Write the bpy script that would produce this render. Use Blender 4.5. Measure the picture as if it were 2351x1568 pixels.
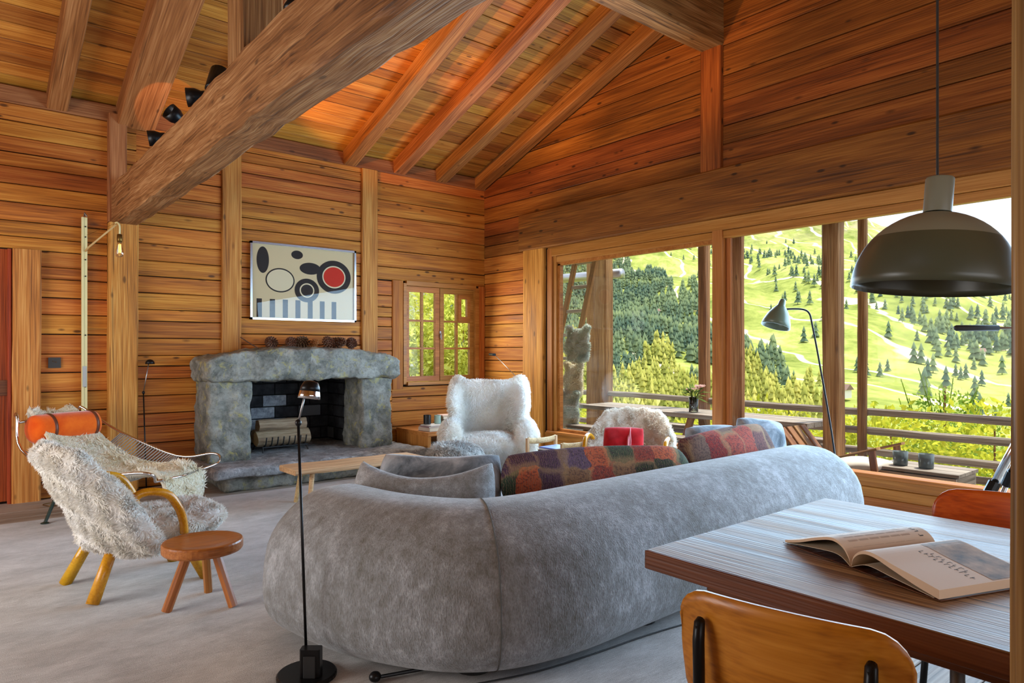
import bpy, math, random
import numpy as np
from mathutils import Vector, Matrix, Euler

random.seed(7)
RNG = np.random.default_rng(7)
SC = bpy.context.scene
COL = SC.collection
for o in list(bpy.data.objects):
    bpy.data.objects.remove(o, do_unlink=True)
PI = math.pi

# ------------------------------------------------------------------ camera
cam_d = bpy.data.cameras.new('camera')
cam = bpy.data.objects.new('camera', cam_d)
COL.objects.link(cam)
cam.location = (0, 0, 1.40)
cam.rotation_euler = (PI / 2, 0, -math.radians(39.58))
cam_d.lens = 24.0
cam_d.sensor_width = 36
cam_d.shift_y = 21 / 2351
cam_d.clip_start = 0.05
cam_d.clip_end = 8000
SC.camera = cam

# ------------------------------------------------------------------ view, sky, sun, daylight
SC.view_settings.view_transform = 'Standard'
SC.view_settings.look = 'None'
SC.view_settings.gamma = 1.0
SC.view_settings.use_curve_mapping = False
SC.view_settings.exposure = 0.62

cy = SC.cycles
cy.max_bounces = 6
cy.use_adaptive_sampling = True
cy.adaptive_threshold = 0.04
cy.diffuse_bounces = 3
cy.glossy_bounces = 3
cy.transmission_bounces = 4
cy.transparent_max_bounces = 12
cy.caustics_reflective = False
cy.caustics_refractive = False


def S(r, g, b):
    f = lambda c: (c / 12.92 if c <= 0.04045 else ((c + 0.055) / 1.055) ** 2.4)
    return (f(r / 255), f(g / 255), f(b / 255), 1)


W = bpy.data.worlds.new('sky')
SC.world = W
W.use_nodes = True
wt = W.node_tree
wt.nodes.clear()
w_out = wt.nodes.new('ShaderNodeOutputWorld')
w_bg = wt.nodes.new('ShaderNodeBackground')
w_tc = wt.nodes.new('ShaderNodeTexCoord')
w_map = wt.nodes.new('ShaderNodeMapping')
w_map.inputs['Scale'].default_value = (2.2, 2.2, 6.0)
w_nz = wt.nodes.new('ShaderNodeTexNoise')
w_nz.inputs['Scale'].default_value = 1.6
w_nz.inputs['Detail'].default_value = 6
w_rp = wt.nodes.new('ShaderNodeValToRGB')
w_rp.color_ramp.elements[0].position = 0.38
w_rp.color_ramp.elements[0].color = (0.50, 0.68, 1.0, 1)
w_rp.color_ramp.elements[1].position = 0.58
w_rp.color_ramp.elements[1].color = (0.95, 0.96, 1.0, 1)
wt.links.new(w_tc.outputs['Generated'], w_map.inputs['Vector'])
wt.links.new(w_map.outputs[0], w_nz.inputs['Vector'])
wt.links.new(w_nz.outputs['Fac'], w_rp.inputs['Fac'])
wt.links.new(w_rp.outputs[0], w_bg.inputs['Color'])
w_bg.inputs['Strength'].default_value = 1.3
wt.links.new(w_bg.outputs[0], w_out.inputs['Surface'])


def light(name, kind, loc, energy, color, target=None, **kw):
    d = bpy.data.lights.new(name, kind)
    d.energy = energy
    d.color = color
    for k, v in kw.items():
        setattr(d, k, v)
    o = bpy.data.objects.new(name, d)
    COL.objects.link(o)
    o.location = loc
    if target is not None:
        q = (Vector(target) - Vector(loc)).to_track_quat('-Z', 'Y')
        o.rotation_euler = q.to_euler()
    return o


# the sun stands high over the window side (+X)
light('sun', 'SUN', (20, -30, 40), 4.3, (1.0, 0.94, 0.80), (20 - 0.415, -30 + 0.08, 40 - 0.906), angle=0.02)
# daylight at the right and back windows; left and front lamps are added fill
light('daylight_window_right', 'AREA', (5.80, 2.6, 1.5), 285, (0.48, 0.74, 1.0), (0, 2.6, 1.1), shape='RECTANGLE', size=7.3, size_y=2.1)
light('daylight_window_back', 'AREA', (5.1, 7.70, 1.65), 16, (1.0, 0.95, 0.82), (4.6, 0, 0.8), shape='RECTANGLE', size=0.9, size_y=1.1)
light('added_fill_left', 'AREA', (-2.85, 4.6, 1.55), 85, (1.0, 0.95, 0.88), (3, 5.4, 1.2), shape='RECTANGLE', size=3.2, size_y=1.9)
light('added_fill_front', 'AREA', (1.2, -4.3, 1.6), 42, (1.0, 0.94, 0.86), (2.2, 4, 1.6), shape='RECTANGLE', size=5.0, size_y=2.0)

# ------------------------------------------------------------------ material helpers


class NT:
    def __init__(s, name):
        s.m = bpy.data.materials.new(name)
        s.m.use_nodes = True
        s.t = s.m.node_tree
        s.t.nodes.clear()
        s.out = s.t.nodes.new('ShaderNodeOutputMaterial')

    def n(s, typ, ins=None, **props):
        x = s.t.nodes.new('ShaderNode' + typ)
        for k, v in props.items():
            setattr(x, k, v)
        for k, v in (ins or {}).items():
            s.put(x.inputs[k], v)
        return x

    def put(s, sock, v):
        if isinstance(v, bpy.types.NodeSocket):
            s.t.links.new(v, sock)
        elif isinstance(v, bpy.types.Node):
            s.t.links.new(v.outputs[0], sock)
        else:
            if sock.type == 'RGBA' and len(v) == 3:
                v = (*v, 1)
            sock.default_value = v

    def math(s, op, a, b=0.0, clamp=False):
        return s.n('Math', {0: a, 1: b}, operation=op, use_clamp=clamp).outputs[0]

    def mix(s, fac, a, b, mode='MIX'):
        x = s.n('Mix', data_type='RGBA', blend_type=mode)
        s.put(x.inputs[0], fac)
        s.put(x.inputs[6], a)
        s.put(x.inputs[7], b)
        return x.outputs[2]

    def ramp(s, fac, stops):
        x = s.n('ValToRGB', {'Fac': fac})
        e = x.color_ramp.elements
        e[0].position, e[0].color = stops[0]
        e[1].position, e[1].color = stops[-1]
        for p, c in stops[1:-1]:
            y = e.new(p)
            y.color = c
        return x.outputs[0]

    def rng(s, v, a, b, c=0.0, d=1.0):
        return s.n('MapRange', {0: v, 1: a, 2: b, 3: c, 4: d}).outputs[0]

    def noise(s, vec, scale, detail=4, rough=0.55, dist=0.0):
        return s.n('TexNoise', {'Vector': vec, 'Scale': scale, 'Detail': detail, 'Roughness': rough, 'Distortion': dist}).outputs[0]

    def map(s, vec, scale=(1, 1, 1), loc=(0, 0, 0), rot=(0, 0, 0)):
        return s.n('Mapping', {'Vector': vec, 'Location': loc, 'Rotation': rot, 'Scale': scale}).outputs[0]

    def coord(s, which='Object'):
        return s.n('TexCoord').outputs[which]

    def seeded(s):
        r = s.n('ObjectInfo').outputs['Random']
        c = s.n('CombineXYZ', {0: s.math('MULTIPLY', r, 91.0), 1: s.math('MULTIPLY', r, 57.0), 2: s.math('MULTIPLY', r, 33.0)})
        return s.n('VectorMath', {0: s.coord(), 1: c.outputs[0]}, operation='ADD').outputs[0], r

    def bump(s, h, strength=0.3, dist=0.01):
        return s.n('Bump', {'Height': h, 'Strength': strength, 'Distance': dist}).outputs[0]

    def pbr(s, **ins):
        b = s.n('BsdfPrincipled')
        for k, v in ins.items():
            s.put(b.inputs[k.replace('_', ' ')], v)
        s.t.links.new(b.outputs[0], s.out.inputs[0])
        return s.m


def plain(name, color, rough=0.5, metal=0.0, **kw):
    t = NT(name)
    return t.pbr(Base_Color=color, Roughness=rough, Metallic=metal, **kw)


def wood(name, dark, mid, light_, rough=0.62, knots=1.0, bump=0.35, sc=1.0, cracks=0.5, vary=0.5, spec=0.35):
    t = NT(name)
    p, r = t.seeded()
    g1 = t.noise(t.map(p, (0.55 * sc, 9 * sc, 9 * sc)), 1.0, 3, 0.62, 0.35)
    g2 = t.noise(t.map(p, (2.2 * sc, 95 * sc, 95 * sc)), 1.0, 1, 0.65, 0.0)
    f = t.math('ADD', t.math('MULTIPLY', g1, 0.55), t.math('MULTIPLY', g2, 0.45))
    c = t.ramp(f, [(0.31, dark), (0.49, mid), (0.68, light_)])
    if knots:
        v = t.n('TexVoronoi', {'Vector': t.map(p, (2.0 * sc, 5.5 * sc, 5.5 * sc)), 'Scale': 1.0, 'Randomness': 1.0})
        ring = t.rng(t.math('ADD', v.outputs['Distance'], t.math('MULTIPLY', g1, 0.06)), 0.06, 0.15, 1.0, 0.0)
        keep = t.math('GREATER_THAN', t.n('SeparateColor', {0: v.outputs['Color']}).outputs[0], 0.55)
        k = t.math('MULTIPLY', t.math('MULTIPLY', ring, keep), 0.8 * knots)
        c = t.mix(k, c, tuple(x * 0.35 for x in dark[:3]) + (1,))
        v2 = t.n('TexVoronoi', {'Vector': t.map(p, (4.2 * sc, 11 * sc, 11 * sc)), 'Scale': 1.0, 'Randomness': 1.0})
        k2 = t.math('MULTIPLY', t.rng(v2.outputs['Distance'], 0.10, 0.19, 1.0, 0.0), t.math('GREATER_THAN', t.n('SeparateColor', {0: v2.outputs['Color']}).outputs[1], 0.72))
        c = t.mix(t.math('MULTIPLY', k2, 0.85 * knots), c, tuple(x * 0.28 for x in dark[:3]) + (1,))
    if cracks:
        cr = t.noise(t.map(p, (0.7 * sc, 40 * sc, 40 * sc)), 1.0, 1, 0.5, 0.0)
        c = t.mix(t.rng(cr, 0.69, 0.72, 0.0, cracks), c, tuple(x * 0.3 for x in dark[:3]) + (1,))
    val = t.rng(r, 0, 1, 1 - vary * 0.55, 1 + vary * 0.45)
    hue = t.n('HueSaturation', {'Hue': t.rng(t.math('FRACT', t.math('MULTIPLY', r, 7.31)), 0, 1, 0.488, 0.508), 'Saturation': 1.0, 'Value': val, 'Color': c}).outputs[0]
    return t.pbr(Base_Color=hue, Roughness=t.rng(g1, 0.3, 0.7, rough - 0.08, rough + 0.1), Normal=t.bump(g2, bump, 0.006), Specular_IOR_Level=spec)


def cloth(name, c1, c2, scale=8.0, rough=0.95, sheen=0.0, fine=250.0, bump=0.3, stretch=(1, 1, 1)):
    t = NT(name)
    p = t.coord()
    a = t.noise(t.map(p, stretch), scale, 4, 0.6)
    b = t.noise(p, fine, 2, 0.5)
    c = t.mix(t.rng(a, 0.35, 0.65), c1, c2)
    return t.pbr(Base_Color=c, Roughness=rough, Normal=t.bump(b, bump, 0.004), Sheen_Weight=sheen, Sheen_Roughness=0.4, Specular_IOR_Level=0.15)


def furmat(name, c1, c2, scale=5.0):
    t = NT(name)
    p = t.coord()
    a = t.noise(p, scale, 4, 0.6)
    b = t.noise(p, scale * 16, 2, 0.6)
    c = t.mix(t.rng(t.math('ADD', t.math('MULTIPLY', a, 0.6), t.math('MULTIPLY', b, 0.4)), 0.36, 0.62), c1, c2)
    d = t.n('BsdfDiffuse', {'Color': c})
    tr = t.n('BsdfTranslucent', {'Color': c})
    m = t.n('MixShader', {0: 0.3, 1: d.outputs[0], 2: tr.outputs[0]})
    t.t.links.new(m.outputs[0], t.out.inputs[0])
    return t.m


def leafmat(name, c1, c2, scale=2.0):
    t = NT(name)
    p = t.coord()
    a = t.noise(p, scale, 4, 0.65)
    c = t.mix(t.rng(a, 0.35, 0.65), c1, c2)
    d = t.n('BsdfDiffuse', {'Color': c})
    tr = t.n('BsdfTranslucent', {'Color': c})
    m = t.n('MixShader', {0: 0.4, 1: d.outputs[0], 2: tr.outputs[0]})
    t.t.links.new(m.outputs[0], t.out.inputs[0])
    return t.m


def glassmat(name, tint=(1, 1, 1, 1), refl=1.0):
    t = NT(name)
    fr = t.n('Fresnel', {'IOR': 1.45})
    tr = t.n('BsdfTransparent', {'Color': tint})
    gl = t.n('BsdfGlossy', {'Color': (1, 1, 1, 1), 'Roughness': 0.0})
    m = t.n('MixShader', {0: t.math('MULTIPLY', fr, refl), 1: tr.outputs[0], 2: gl.outputs[0]})
    t.t.links.new(m.outputs[0], t.out.inputs[0])
    return t.m


def stone(name, c1, c2, c3, scale=6.0, bump=0.6):
    t = NT(name)
    p = t.coord()
    a = t.noise(p, scale, 6, 0.65, 0.4)
    b = t.noise(p, scale * 5, 5, 0.7)
    li = t.noise(p, scale * 1.7, 5, 0.7, 0.8)
    c = t.mix(t.rng(a, 0.35, 0.65), c1, c2)
    c = t.mix(t.rng(b, 0.5, 0.75, 0, 0.6), c, (0.03, 0.03, 0.03, 1))
    c = t.mix(t.rng(li, 0.55, 0.68, 0, 0.75), c, c3)
    h = t.math('ADD', a, t.math('MULTIPLY', b, 0.6))
    return t.pbr(Base_Color=c, Roughness=0.9, Normal=t.bump(h, bump, 0.02), Specular_IOR_Level=0.25)


M = {}
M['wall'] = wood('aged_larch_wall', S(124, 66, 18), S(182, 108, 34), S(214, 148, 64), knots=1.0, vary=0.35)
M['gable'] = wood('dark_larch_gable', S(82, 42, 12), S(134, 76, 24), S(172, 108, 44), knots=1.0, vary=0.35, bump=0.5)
M['ceil'] = wood('larch_ceiling', S(124, 70, 20), S(182, 116, 40), S(212, 152, 66), knots=0.8, vary=0.4)
M['rafter'] = wood('larch_rafter', S(98, 58, 24), S(146, 94, 46), S(182, 130, 76), knots=0.7, vary=0.3)
M['beam'] = wood('hewn_beam', S(78, 50, 24), S(140, 98, 52), S(186, 146, 94), knots=0.7, vary=0.15, bump=0.6)
M['post'] = wood('hewn_post', S(118, 72, 24), S(190, 128, 50), S(226, 174, 90), knots=0.8, vary=0.3, bump=0.6)
M['frame'] = wood('oiled_window_frame', S(134, 80, 30), S(172, 110, 46), S(196, 136, 70), knots=0, cracks=0, vary=0.15, bump=0.1, rough=0.45)
M['door'] = wood('red_stained_door', S(110, 46, 12), S(160, 74, 24), S(180, 92, 36), knots=0.4, cracks=0.2, vary=0.1)
M['floor'] = wood('grey_floor_boards', S(104, 92, 80), S(158, 144, 130), S(196, 184, 170), knots=0.5, vary=0.3)
M['deckwood'] = wood('weathered_deck', S(96, 84, 74), S(150, 138, 126), S(190, 180, 168), knots=0.4, vary=0.3)
M['deckpost'] = wood('weathered_post', S(88, 54, 28), S(140, 96, 56), S(184, 142, 96), knots=0.6, vary=0.3)
M['tabletop'] = wood('worn_table_top', S(62, 40, 22), S(136, 104, 66), S(196, 168, 124), knots=0.3, vary=0.0, rough=0.5, cracks=0.9, spec=0.5)
M['tableedge'] = wood('brown_table_edge', S(62, 30, 14), S(98, 54, 28), S(124, 74, 42), knots=0.0, vary=0.1, rough=0.45)
M['ply'] = wood('honey_plywood', S(150, 84, 18), S(194, 118, 30), S(212, 138, 48), knots=0.0, cracks=0.15, vary=0.0, rough=0.35, bump=0.1, spec=0.5)
M['ply2'] = wood('orange_plywood', S(150, 62, 10), S(190, 86, 16), S(206, 106, 30), knots=0.0, cracks=0.1, vary=0.0, rough=0.35, bump=0.1, spec=0.5)
M['stoolwood'] = wood('cherry_stool', S(130, 72, 26), S(170, 102, 42), S(196, 130, 66), knots=0.0, cracks=0.1, vary=0.1, rough=0.3, bump=0.1, spec=0.55)
M['cabinet'] = wood('orange_cabinet_wood', S(140, 82, 34), S(190, 122, 58), S(210, 146, 80), knots=0.2, cracks=0.1, vary=0.1, rough=0.4, bump=0.1)
M['benchwood'] = wood('pale_bench', S(150, 112, 70), S(200, 164, 116), S(224, 192, 146), knots=0.4, vary=0.1)
M['log'] = wood('bark', S(90, 68, 50), S(168, 140, 110), S(208, 186, 156), knots=0, vary=0.3, bump=0.9, sc=2)
M['logend'] = wood('split_log', S(120, 80, 50), S(190, 146, 100), S(214, 176, 130), knots=0, vary=0.2)
M['yellow'] = wood('yellow_lacquered_arm', S(176, 116, 10), S(206, 146, 18), S(220, 164, 34), knots=0, cracks=0.1, vary=0.1, rough=0.25, bump=0.05, spec=0.6)
M['stone'] = stone('lichen_granite', S(100, 102, 96), S(164, 164, 156), S(176, 166, 96), 6.0, 1.0)
M['hearth'] = stone('hearth_stone', S(120, 120, 120), S(176, 178, 182), S(206, 206, 206), 8.0, 0.8)
M['black'] = plain('black_metal', (0.012, 0.012, 0.013), 0.35, 0.6)
M['blackmatte'] = plain('matte_black', (0.015, 0.015, 0.015), 0.6)
M['chrome'] = plain('chrome', (0.75, 0.76, 0.78), 0.12, 1.0)
M['steel'] = plain('brushed_steel', (0.42, 0.42, 0.42), 0.35, 1.0)
M['greensteel'] = plain('dark_green_steel', (0.02, 0.04, 0.03), 0.4, 0.2)
M['silver'] = plain('silver_frame', (0.7, 0.71, 0.73), 0.22, 1.0)
M['cream'] = plain('cream_enamel', S(226, 214, 158), 0.4)
M['brass'] = plain('aged_brass', S(120, 92, 46), 0.4, 0.9)
M['greenlamp'] = plain('grey_green_lacquer', S(98, 110, 92), 0.3)
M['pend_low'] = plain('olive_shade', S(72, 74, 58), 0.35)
M['pend_top'] = plain('olive_shade_lit', S(124, 124, 108), 0.4)  # light on the upper dome put into a paler colour
M['picglass'] = glassmat('picture_glass', (1, 1, 1, 1), 0.45)
M['glass'] = glassmat('window_glass', (0.98, 0.99, 0.985, 1), 0.14)
M['clear'] = glassmat('clear_glass', (0.95, 0.97, 0.96, 1), 1.4)
M['white_plastic'] = plain('white_plastic', (0.8, 0.8, 0.78), 0.5)
M['leather'] = plain('brown_leather', S(104, 54, 34), 0.45)
M['paper'] = plain('paper', S(226, 214, 190), 0.9)
M['pagetan'] = plain('page_stock', S(224, 196, 168), 0.7)
M['ink'] = plain('printing_ink', S(52, 46, 42), 0.8)
M['photo'] = cloth('printed_photograph', S(96, 84, 76), S(190, 160, 130), 14, 0.6, 0, 40, 0.0)
M['red'] = cloth('red_wool', S(150, 16, 22), S(190, 28, 34), 9, 0.95, 0.3)
M['orange'] = cloth('orange_velvet', S(226, 84, 16), S(244, 112, 30), 6, 0.9, 0.5, 200, 0.2)
M['white_cushion'] = cloth('white_canvas', S(214, 206, 196), S(232, 226, 218), 5)
M['fur_white'] = furmat('ivory_fleece', S(242, 236, 224), S(255, 254, 252), 4.0)
M['fur_cream'] = furmat('cream_sheepskin', S(244, 234, 204), S(255, 252, 240), 4.0)
M['fur_grey'] = furmat('grey_green_sheepskin', S(186, 204, 192), S(246, 252, 248), 9.0)
M['fur_mix'] = furmat('pouf_fleece', S(160, 160, 158), S(252, 250, 246), 3.0)
M['fur_tan'] = furmat('beige_shearling', S(206, 188, 166), S(244, 236, 224), 6.0)
M['rope'] = plain('flag_line', S(164, 156, 146), 0.9)

# ------------------------------------------------------------------ mesh helpers


class MB:
    def __init__(s):
        s.v = []
        s.f = []

    def add(s, vs, fs):
        k = len(s.v)
        s.v += [tuple(p) for p in vs]
        s.f += [tuple(i + k for i in f) for f in fs]
        return s

    def box(s, c, d, rot=None):
        x, y, z = (a / 2 for a in d)
        vs = [Vector((i, j, k)) for i in (-x, x) for j in (-y, y) for k in (-z, z)]
        if rot is not None:
            R = Euler(rot).to_matrix()
            vs = [R @ p for p in vs]
        c = Vector(c)
        return s.add([p + c for p in vs], [(0, 1, 3, 2), (4, 6, 7, 5), (0, 4, 5, 1), (2, 3, 7, 6), (0, 2, 6, 4), (1, 5, 7, 3)])

    def loft(s, rings, cap=True, closed=True, loop=False):
        n = len(rings[0])
        vs = [p for r in rings for p in r]
        fs = []
        m = len(rings)
        for i in range(m if loop else m - 1):
            a, b = i * n, ((i + 1) % m) * n
            for j in range(n if closed else n - 1):
                k = (j + 1) % n
                fs.append((a + j, a + k, b + k, b + j))
        if cap and not loop:
            fs.append(tuple(range(n - 1, -1, -1)))
            fs.append(tuple((m - 1) * n + j for j in range(n)))
        return s.add(vs, fs)

    def tube(s, pts, r, n=8, loop=False, flat=None):
        P = [Vector(p) for p in pts]
        m = len(P)
        rs = r if isinstance(r, (list, tuple)) else [r] * m
        rings = []
        up = None
        for i in range(m):
            if loop:
                T = P[(i + 1) % m] - P[i - 1]
            else:
                T = P[min(i + 1, m - 1)] - P[max(i - 1, 0)]
            T.normalize()
            if up is None:
                up = Vector((0, 0, 1)) if abs(T.z) < 0.9 else Vector((1, 0, 0))
            A = up - T * up.dot(T)
            A.normalize()
            B = T.cross(A)
            up = A
            q = flat or (1, 1)
            rings.append([P[i] + (A * math.cos(a) * q[0] + B * math.sin(a) * q[1]) * rs[i] for a in [2 * PI * j / n for j in range(n)]])
        return s.loft(rings, loop=loop)

    def lathe(s, prof, n=24, c=(0, 0, 0), rot=None, cap=True):
        R = Euler(rot).to_matrix() if rot else Matrix.Identity(3)
        c = Vector(c)
        rings = [[R @ Vector((r * math.cos(2 * PI * j / n), r * math.sin(2 * PI * j / n), z)) + c for j in range(n)] for r, z in prof]
        return s.loft(rings, cap=cap)

    def ell(s, c, r, rot=None, n=12, m=8):
        R = Euler(rot).to_matrix() if rot else Matrix.Identity(3)
        c = Vector(c)
        rings = []
        for i in range(m + 1):
            a = -PI / 2 + PI * i / m
            a = max(min(a, PI / 2 - 0.02), -PI / 2 + 0.02)
            rings.append([R @ Vector((r[0] * math.cos(a) * math.cos(2 * PI * j / n), r[1] * math.cos(a) * math.sin(2 * PI * j / n), r[2] * math.sin(a))) + c for j in range(n)])
        return s.loft(rings)

    def prism(s, poly, h, xf=None):
        xf = xf or (lambda p: Vector(p))
        n = len(poly)
        vs = [xf((x, y, 0)) for x, y in poly] + [xf((x, y, h)) for x, y in poly]
        return s.add(vs, [tuple(range(n - 1, -1, -1)), tuple(range(n, 2 * n))] + [(i, (i + 1) % n, n + (i + 1) % n, n + i) for i in range(n)])

    def mesh(s, name='mesh', smooth=False):
        me = bpy.data.meshes.new(name)
        me.from_pydata([tuple(p) for p in s.v], [], s.f)
        if smooth:
            me.polygons.foreach_set('use_smooth', [True] * len(me.polygons))
        me.update()
        return me

    def build(s, name, mat, parent=None, smooth=False, label=None):
        return put(name, s.mesh(name, smooth), mat, parent, label)


def put(name, me, mat, parent=None, label=None):
    if mat is not None:
        m = M[mat] if isinstance(mat, str) else mat
        if not me.materials:
            me.materials.append(m)
    o = bpy.data.objects.new(name, me)
    COL.objects.link(o)
    if parent is not None:
        o.parent = parent
    if label:
        o['label'] = label
    return o


def tag(o, label, cat=None, group=None, kind=None):
    o['label'] = label
    if cat:
        o['category'] = cat
    if group:
        o['group'] = group
    if kind:
        o['kind'] = kind
    return o


def thing(name, label, cat, loc=(0, 0, 0), rz=0.0, group=None):
    o = bpy.data.objects.new(name, None)
    o.empty_display_size = 0.1
    COL.objects.link(o)
    o.location = loc
    o.rotation_euler = (0, 0, rz)
    return tag(o, label, cat, group)


def struct(name, label):
    o = bpy.data.objects.new(name, None)
    COL.objects.link(o)
    o['kind'] = 'structure'
    o['label'] = label
    return o


def beam(name, p0, p1, w, h, mat, parent=None, up=(0, 0, 1), ch=0.006, wob=0.0, seg=1, label=None):
    """a squared timber from p0 to p1; local X runs along the grain, w across, h along 'up'"""
    p0, p1, up = Vector(p0), Vector(p1), Vector(up)
    X = p1 - p0
    L = X.length
    X.normalize()
    Z = up - X * up.dot(X)
    if Z.length < 1e-4:
        Z = Vector((0, 1, 0)) - X * X.y
    Z.normalize()
    Y = Z.cross(X)
    a, b = w / 2, h / 2
    c = min(ch, a * 0.6, b * 0.6)
    base = [(-a + c, -b), (a - c, -b), (a, -b + c), (a, b - c), (a - c, b), (-a + c, b), (-a, b - c), (-a, -b + c)]
    rings = []
    ph = [random.uniform(0, 6.28) for _ in range(8)]
    for i in range(seg + 1):
        x = -L / 2 + L * i / seg
        oy = wob * (math.sin(x * 1.7 + ph[0]) + 0.5 * random.uniform(-1, 1))
        oz = wob * (math.sin(x * 1.3 + ph[1]) + 0.5 * random.uniform(-1, 1))
        rings.append([(x, y + oy + (random.uniform(-1, 1) * wob * 0.5 if wob else 0), z + oz + (random.uniform(-1, 1) * wob * 0.5 if wob else 0)) for y, z in base])
    mb = MB().loft(rings)
    o = mb.build(name, mat, parent, smooth=False, label=label)
    c0 = (p0 + p1) / 2
    mx = Matrix(((X.x, Y.x, Z.x, c0.x), (X.y, Y.y, Z.y, c0.y), (X.z, Y.z, Z.z, c0.z), (0, 0, 0, 1)))
    o.matrix_local = mx
    return o


def organic(mb, voxel=0.02, smooth=8):
    me = mb.mesh('tmp')
    o = bpy.data.objects.new('tmp', me)
    COL.objects.link(o)
    r = o.modifiers.new('r', 'REMESH')
    r.mode = 'VOXEL'
    r.voxel_size = voxel
    s_ = o.modifiers.new('s', 'SMOOTH')
    s_.iterations = smooth
    s_.factor = 0.6
    dg = bpy.context.evaluated_depsgraph_get()
    dg.update()
    res = bpy.data.meshes.new_from_object(o.evaluated_get(dg))
    bpy.data.objects.remove(o)
    bpy.data.meshes.remove(me)
    res.polygons.foreach_set('use_smooth', [True] * len(res.polygons))
    return res


def fast_mesh(name, V, F):
    """V (n,3), F (m,k) arrays, all faces with k corners"""
    me = bpy.data.meshes.new(name)
    V = np.asarray(V, dtype=np.float32)
    F = np.asarray(F, dtype=np.int32)
    me.vertices.add(len(V))
    me.vertices.foreach_set('co', V.ravel())
    k = F.shape[1]
    me.loops.add(F.size)
    me.loops.foreach_set('vertex_index', F.ravel())
    me.polygons.add(len(F))
    me.polygons.foreach_set('loop_start', np.arange(len(F), dtype=np.int32) * k)
    me.polygons.foreach_set('loop_total', np.full(len(F), k, dtype=np.int32))
    me.update(calc_edges=True)
    return me


def sample(me, n, rng):
    me.calc_loop_triangles()
    nt = len(me.loop_triangles)
    T = np.empty(nt * 3, np.int32)
    me.loop_triangles.foreach_get('vertices', T)
    T = T.reshape(-1, 3)
    V = np.empty(len(me.vertices) * 3, np.float32)
    me.vertices.foreach_get('co', V)
    V = V.reshape(-1, 3)
    VN = np.empty(len(me.vertices) * 3, np.float32)
    me.vertices.foreach_get('normal', VN)
    VN = VN.reshape(-1, 3)
    A, B, C = V[T[:, 0]], V[T[:, 1]], V[T[:, 2]]
    ar = np.linalg.norm(np.cross(B - A, C - A), axis=1)
    idx = rng.choice(nt, n, p=ar / ar.sum())
    u, v = rng.random(n), rng.random(n)
    sw = u + v > 1
    u[sw], v[sw] = 1 - u[sw], 1 - v[sw]
    w = 1 - u - v
    P = A[idx] * w[:, None] + B[idx] * u[:, None] + C[idx] * v[:, None]
    N = VN[T[idx, 0]] * w[:, None] + VN[T[idx, 1]] * u[:, None] + VN[T[idx, 2]] * v[:, None]
    N /= np.linalg.norm(N, axis=1)[:, None] + 1e-9
    return P, N


def fleece(name, me, mat, parent, n, length, width, down=0.5, curl=0.5, clump=0.0, seed=1):
    """many thin bent locks of wool growing from the surface of a mesh, one part"""
    rng = np.random.default_rng(seed)
    P, N = sample(me, n, rng)
    rnd = rng.normal(size=(n, 3))
    if clump:
        # neighbouring locks lean together
        q = P * clump
        rnd = np.stack([np.sin(q[:, 0] * 7.1 + q[:, 1] * 5.3 + 1.3), np.sin(q[:, 1] * 6.7 + q[:, 2] * 8.1 + 4.1), np.sin(q[:, 2] * 7.7 + q[:, 0] * 6.1 + 2.2)], 1) * 1.2 + rnd * 0.5
    L = length * rng.uniform(0.6, 1.25, n)[:, None]
    d1 = N * 0.75 + rnd * curl * 0.55
    d1 /= np.linalg.norm(d1, axis=1)[:, None]
    d2 = d1 - N * 0.35 + np.array([0, 0, -down]) + rnd * curl * 0.5
    d2 /= np.linalg.norm(d2, axis=1)[:, None]
    side = np.cross(d1, N + rng.normal(size=(n, 3)) * 0.25)
    side /= np.linalg.norm(side, axis=1)[:, None] + 1e-9
    side *= width * 0.5
    base = P - N * length * 0.08
    p1 = base + d1 * L * 0.55
    p2 = p1 + d2 * L * 0.5
    V = np.stack([base - side, base + side, p1 - side * 0.8, p1 + side * 0.8, p2], 1).reshape(-1, 3)
    i = np.arange(n)[:, None] * 5
    F = np.concatenate([i + np.array([[0, 1, 3]]), i + np.array([[0, 3, 2]]), i + np.array([[2, 3, 4]])], 1).reshape(-1, 3)
    m2 = fast_mesh(name, V, F)
    o = put(name, m2, mat, parent)
    o['kind'] = 'stuff'
    return o


def catmull(pts, k=6, closed=False):
    P = [Vector(p) for p in pts]
    out = []
    n = len(P)
    for i in range(n if closed else n - 1):
        g = (lambda j: P[j % n]) if closed else (lambda j: P[max(0, min(n - 1, j))])
        a, b, c, d = g(i - 1), g(i), g(i + 1), g(i + 2)
        for s_ in range(k):
            t = s_ / k
            out.append(0.5 * ((2 * b) + (c - a) * t + (2 * a - 5 * b + 4 * c - d) * t * t + (3 * b - a - 3 * c + d) * t ** 3))
    if not closed:
        out.append(P[-1].copy())
    return out


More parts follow.
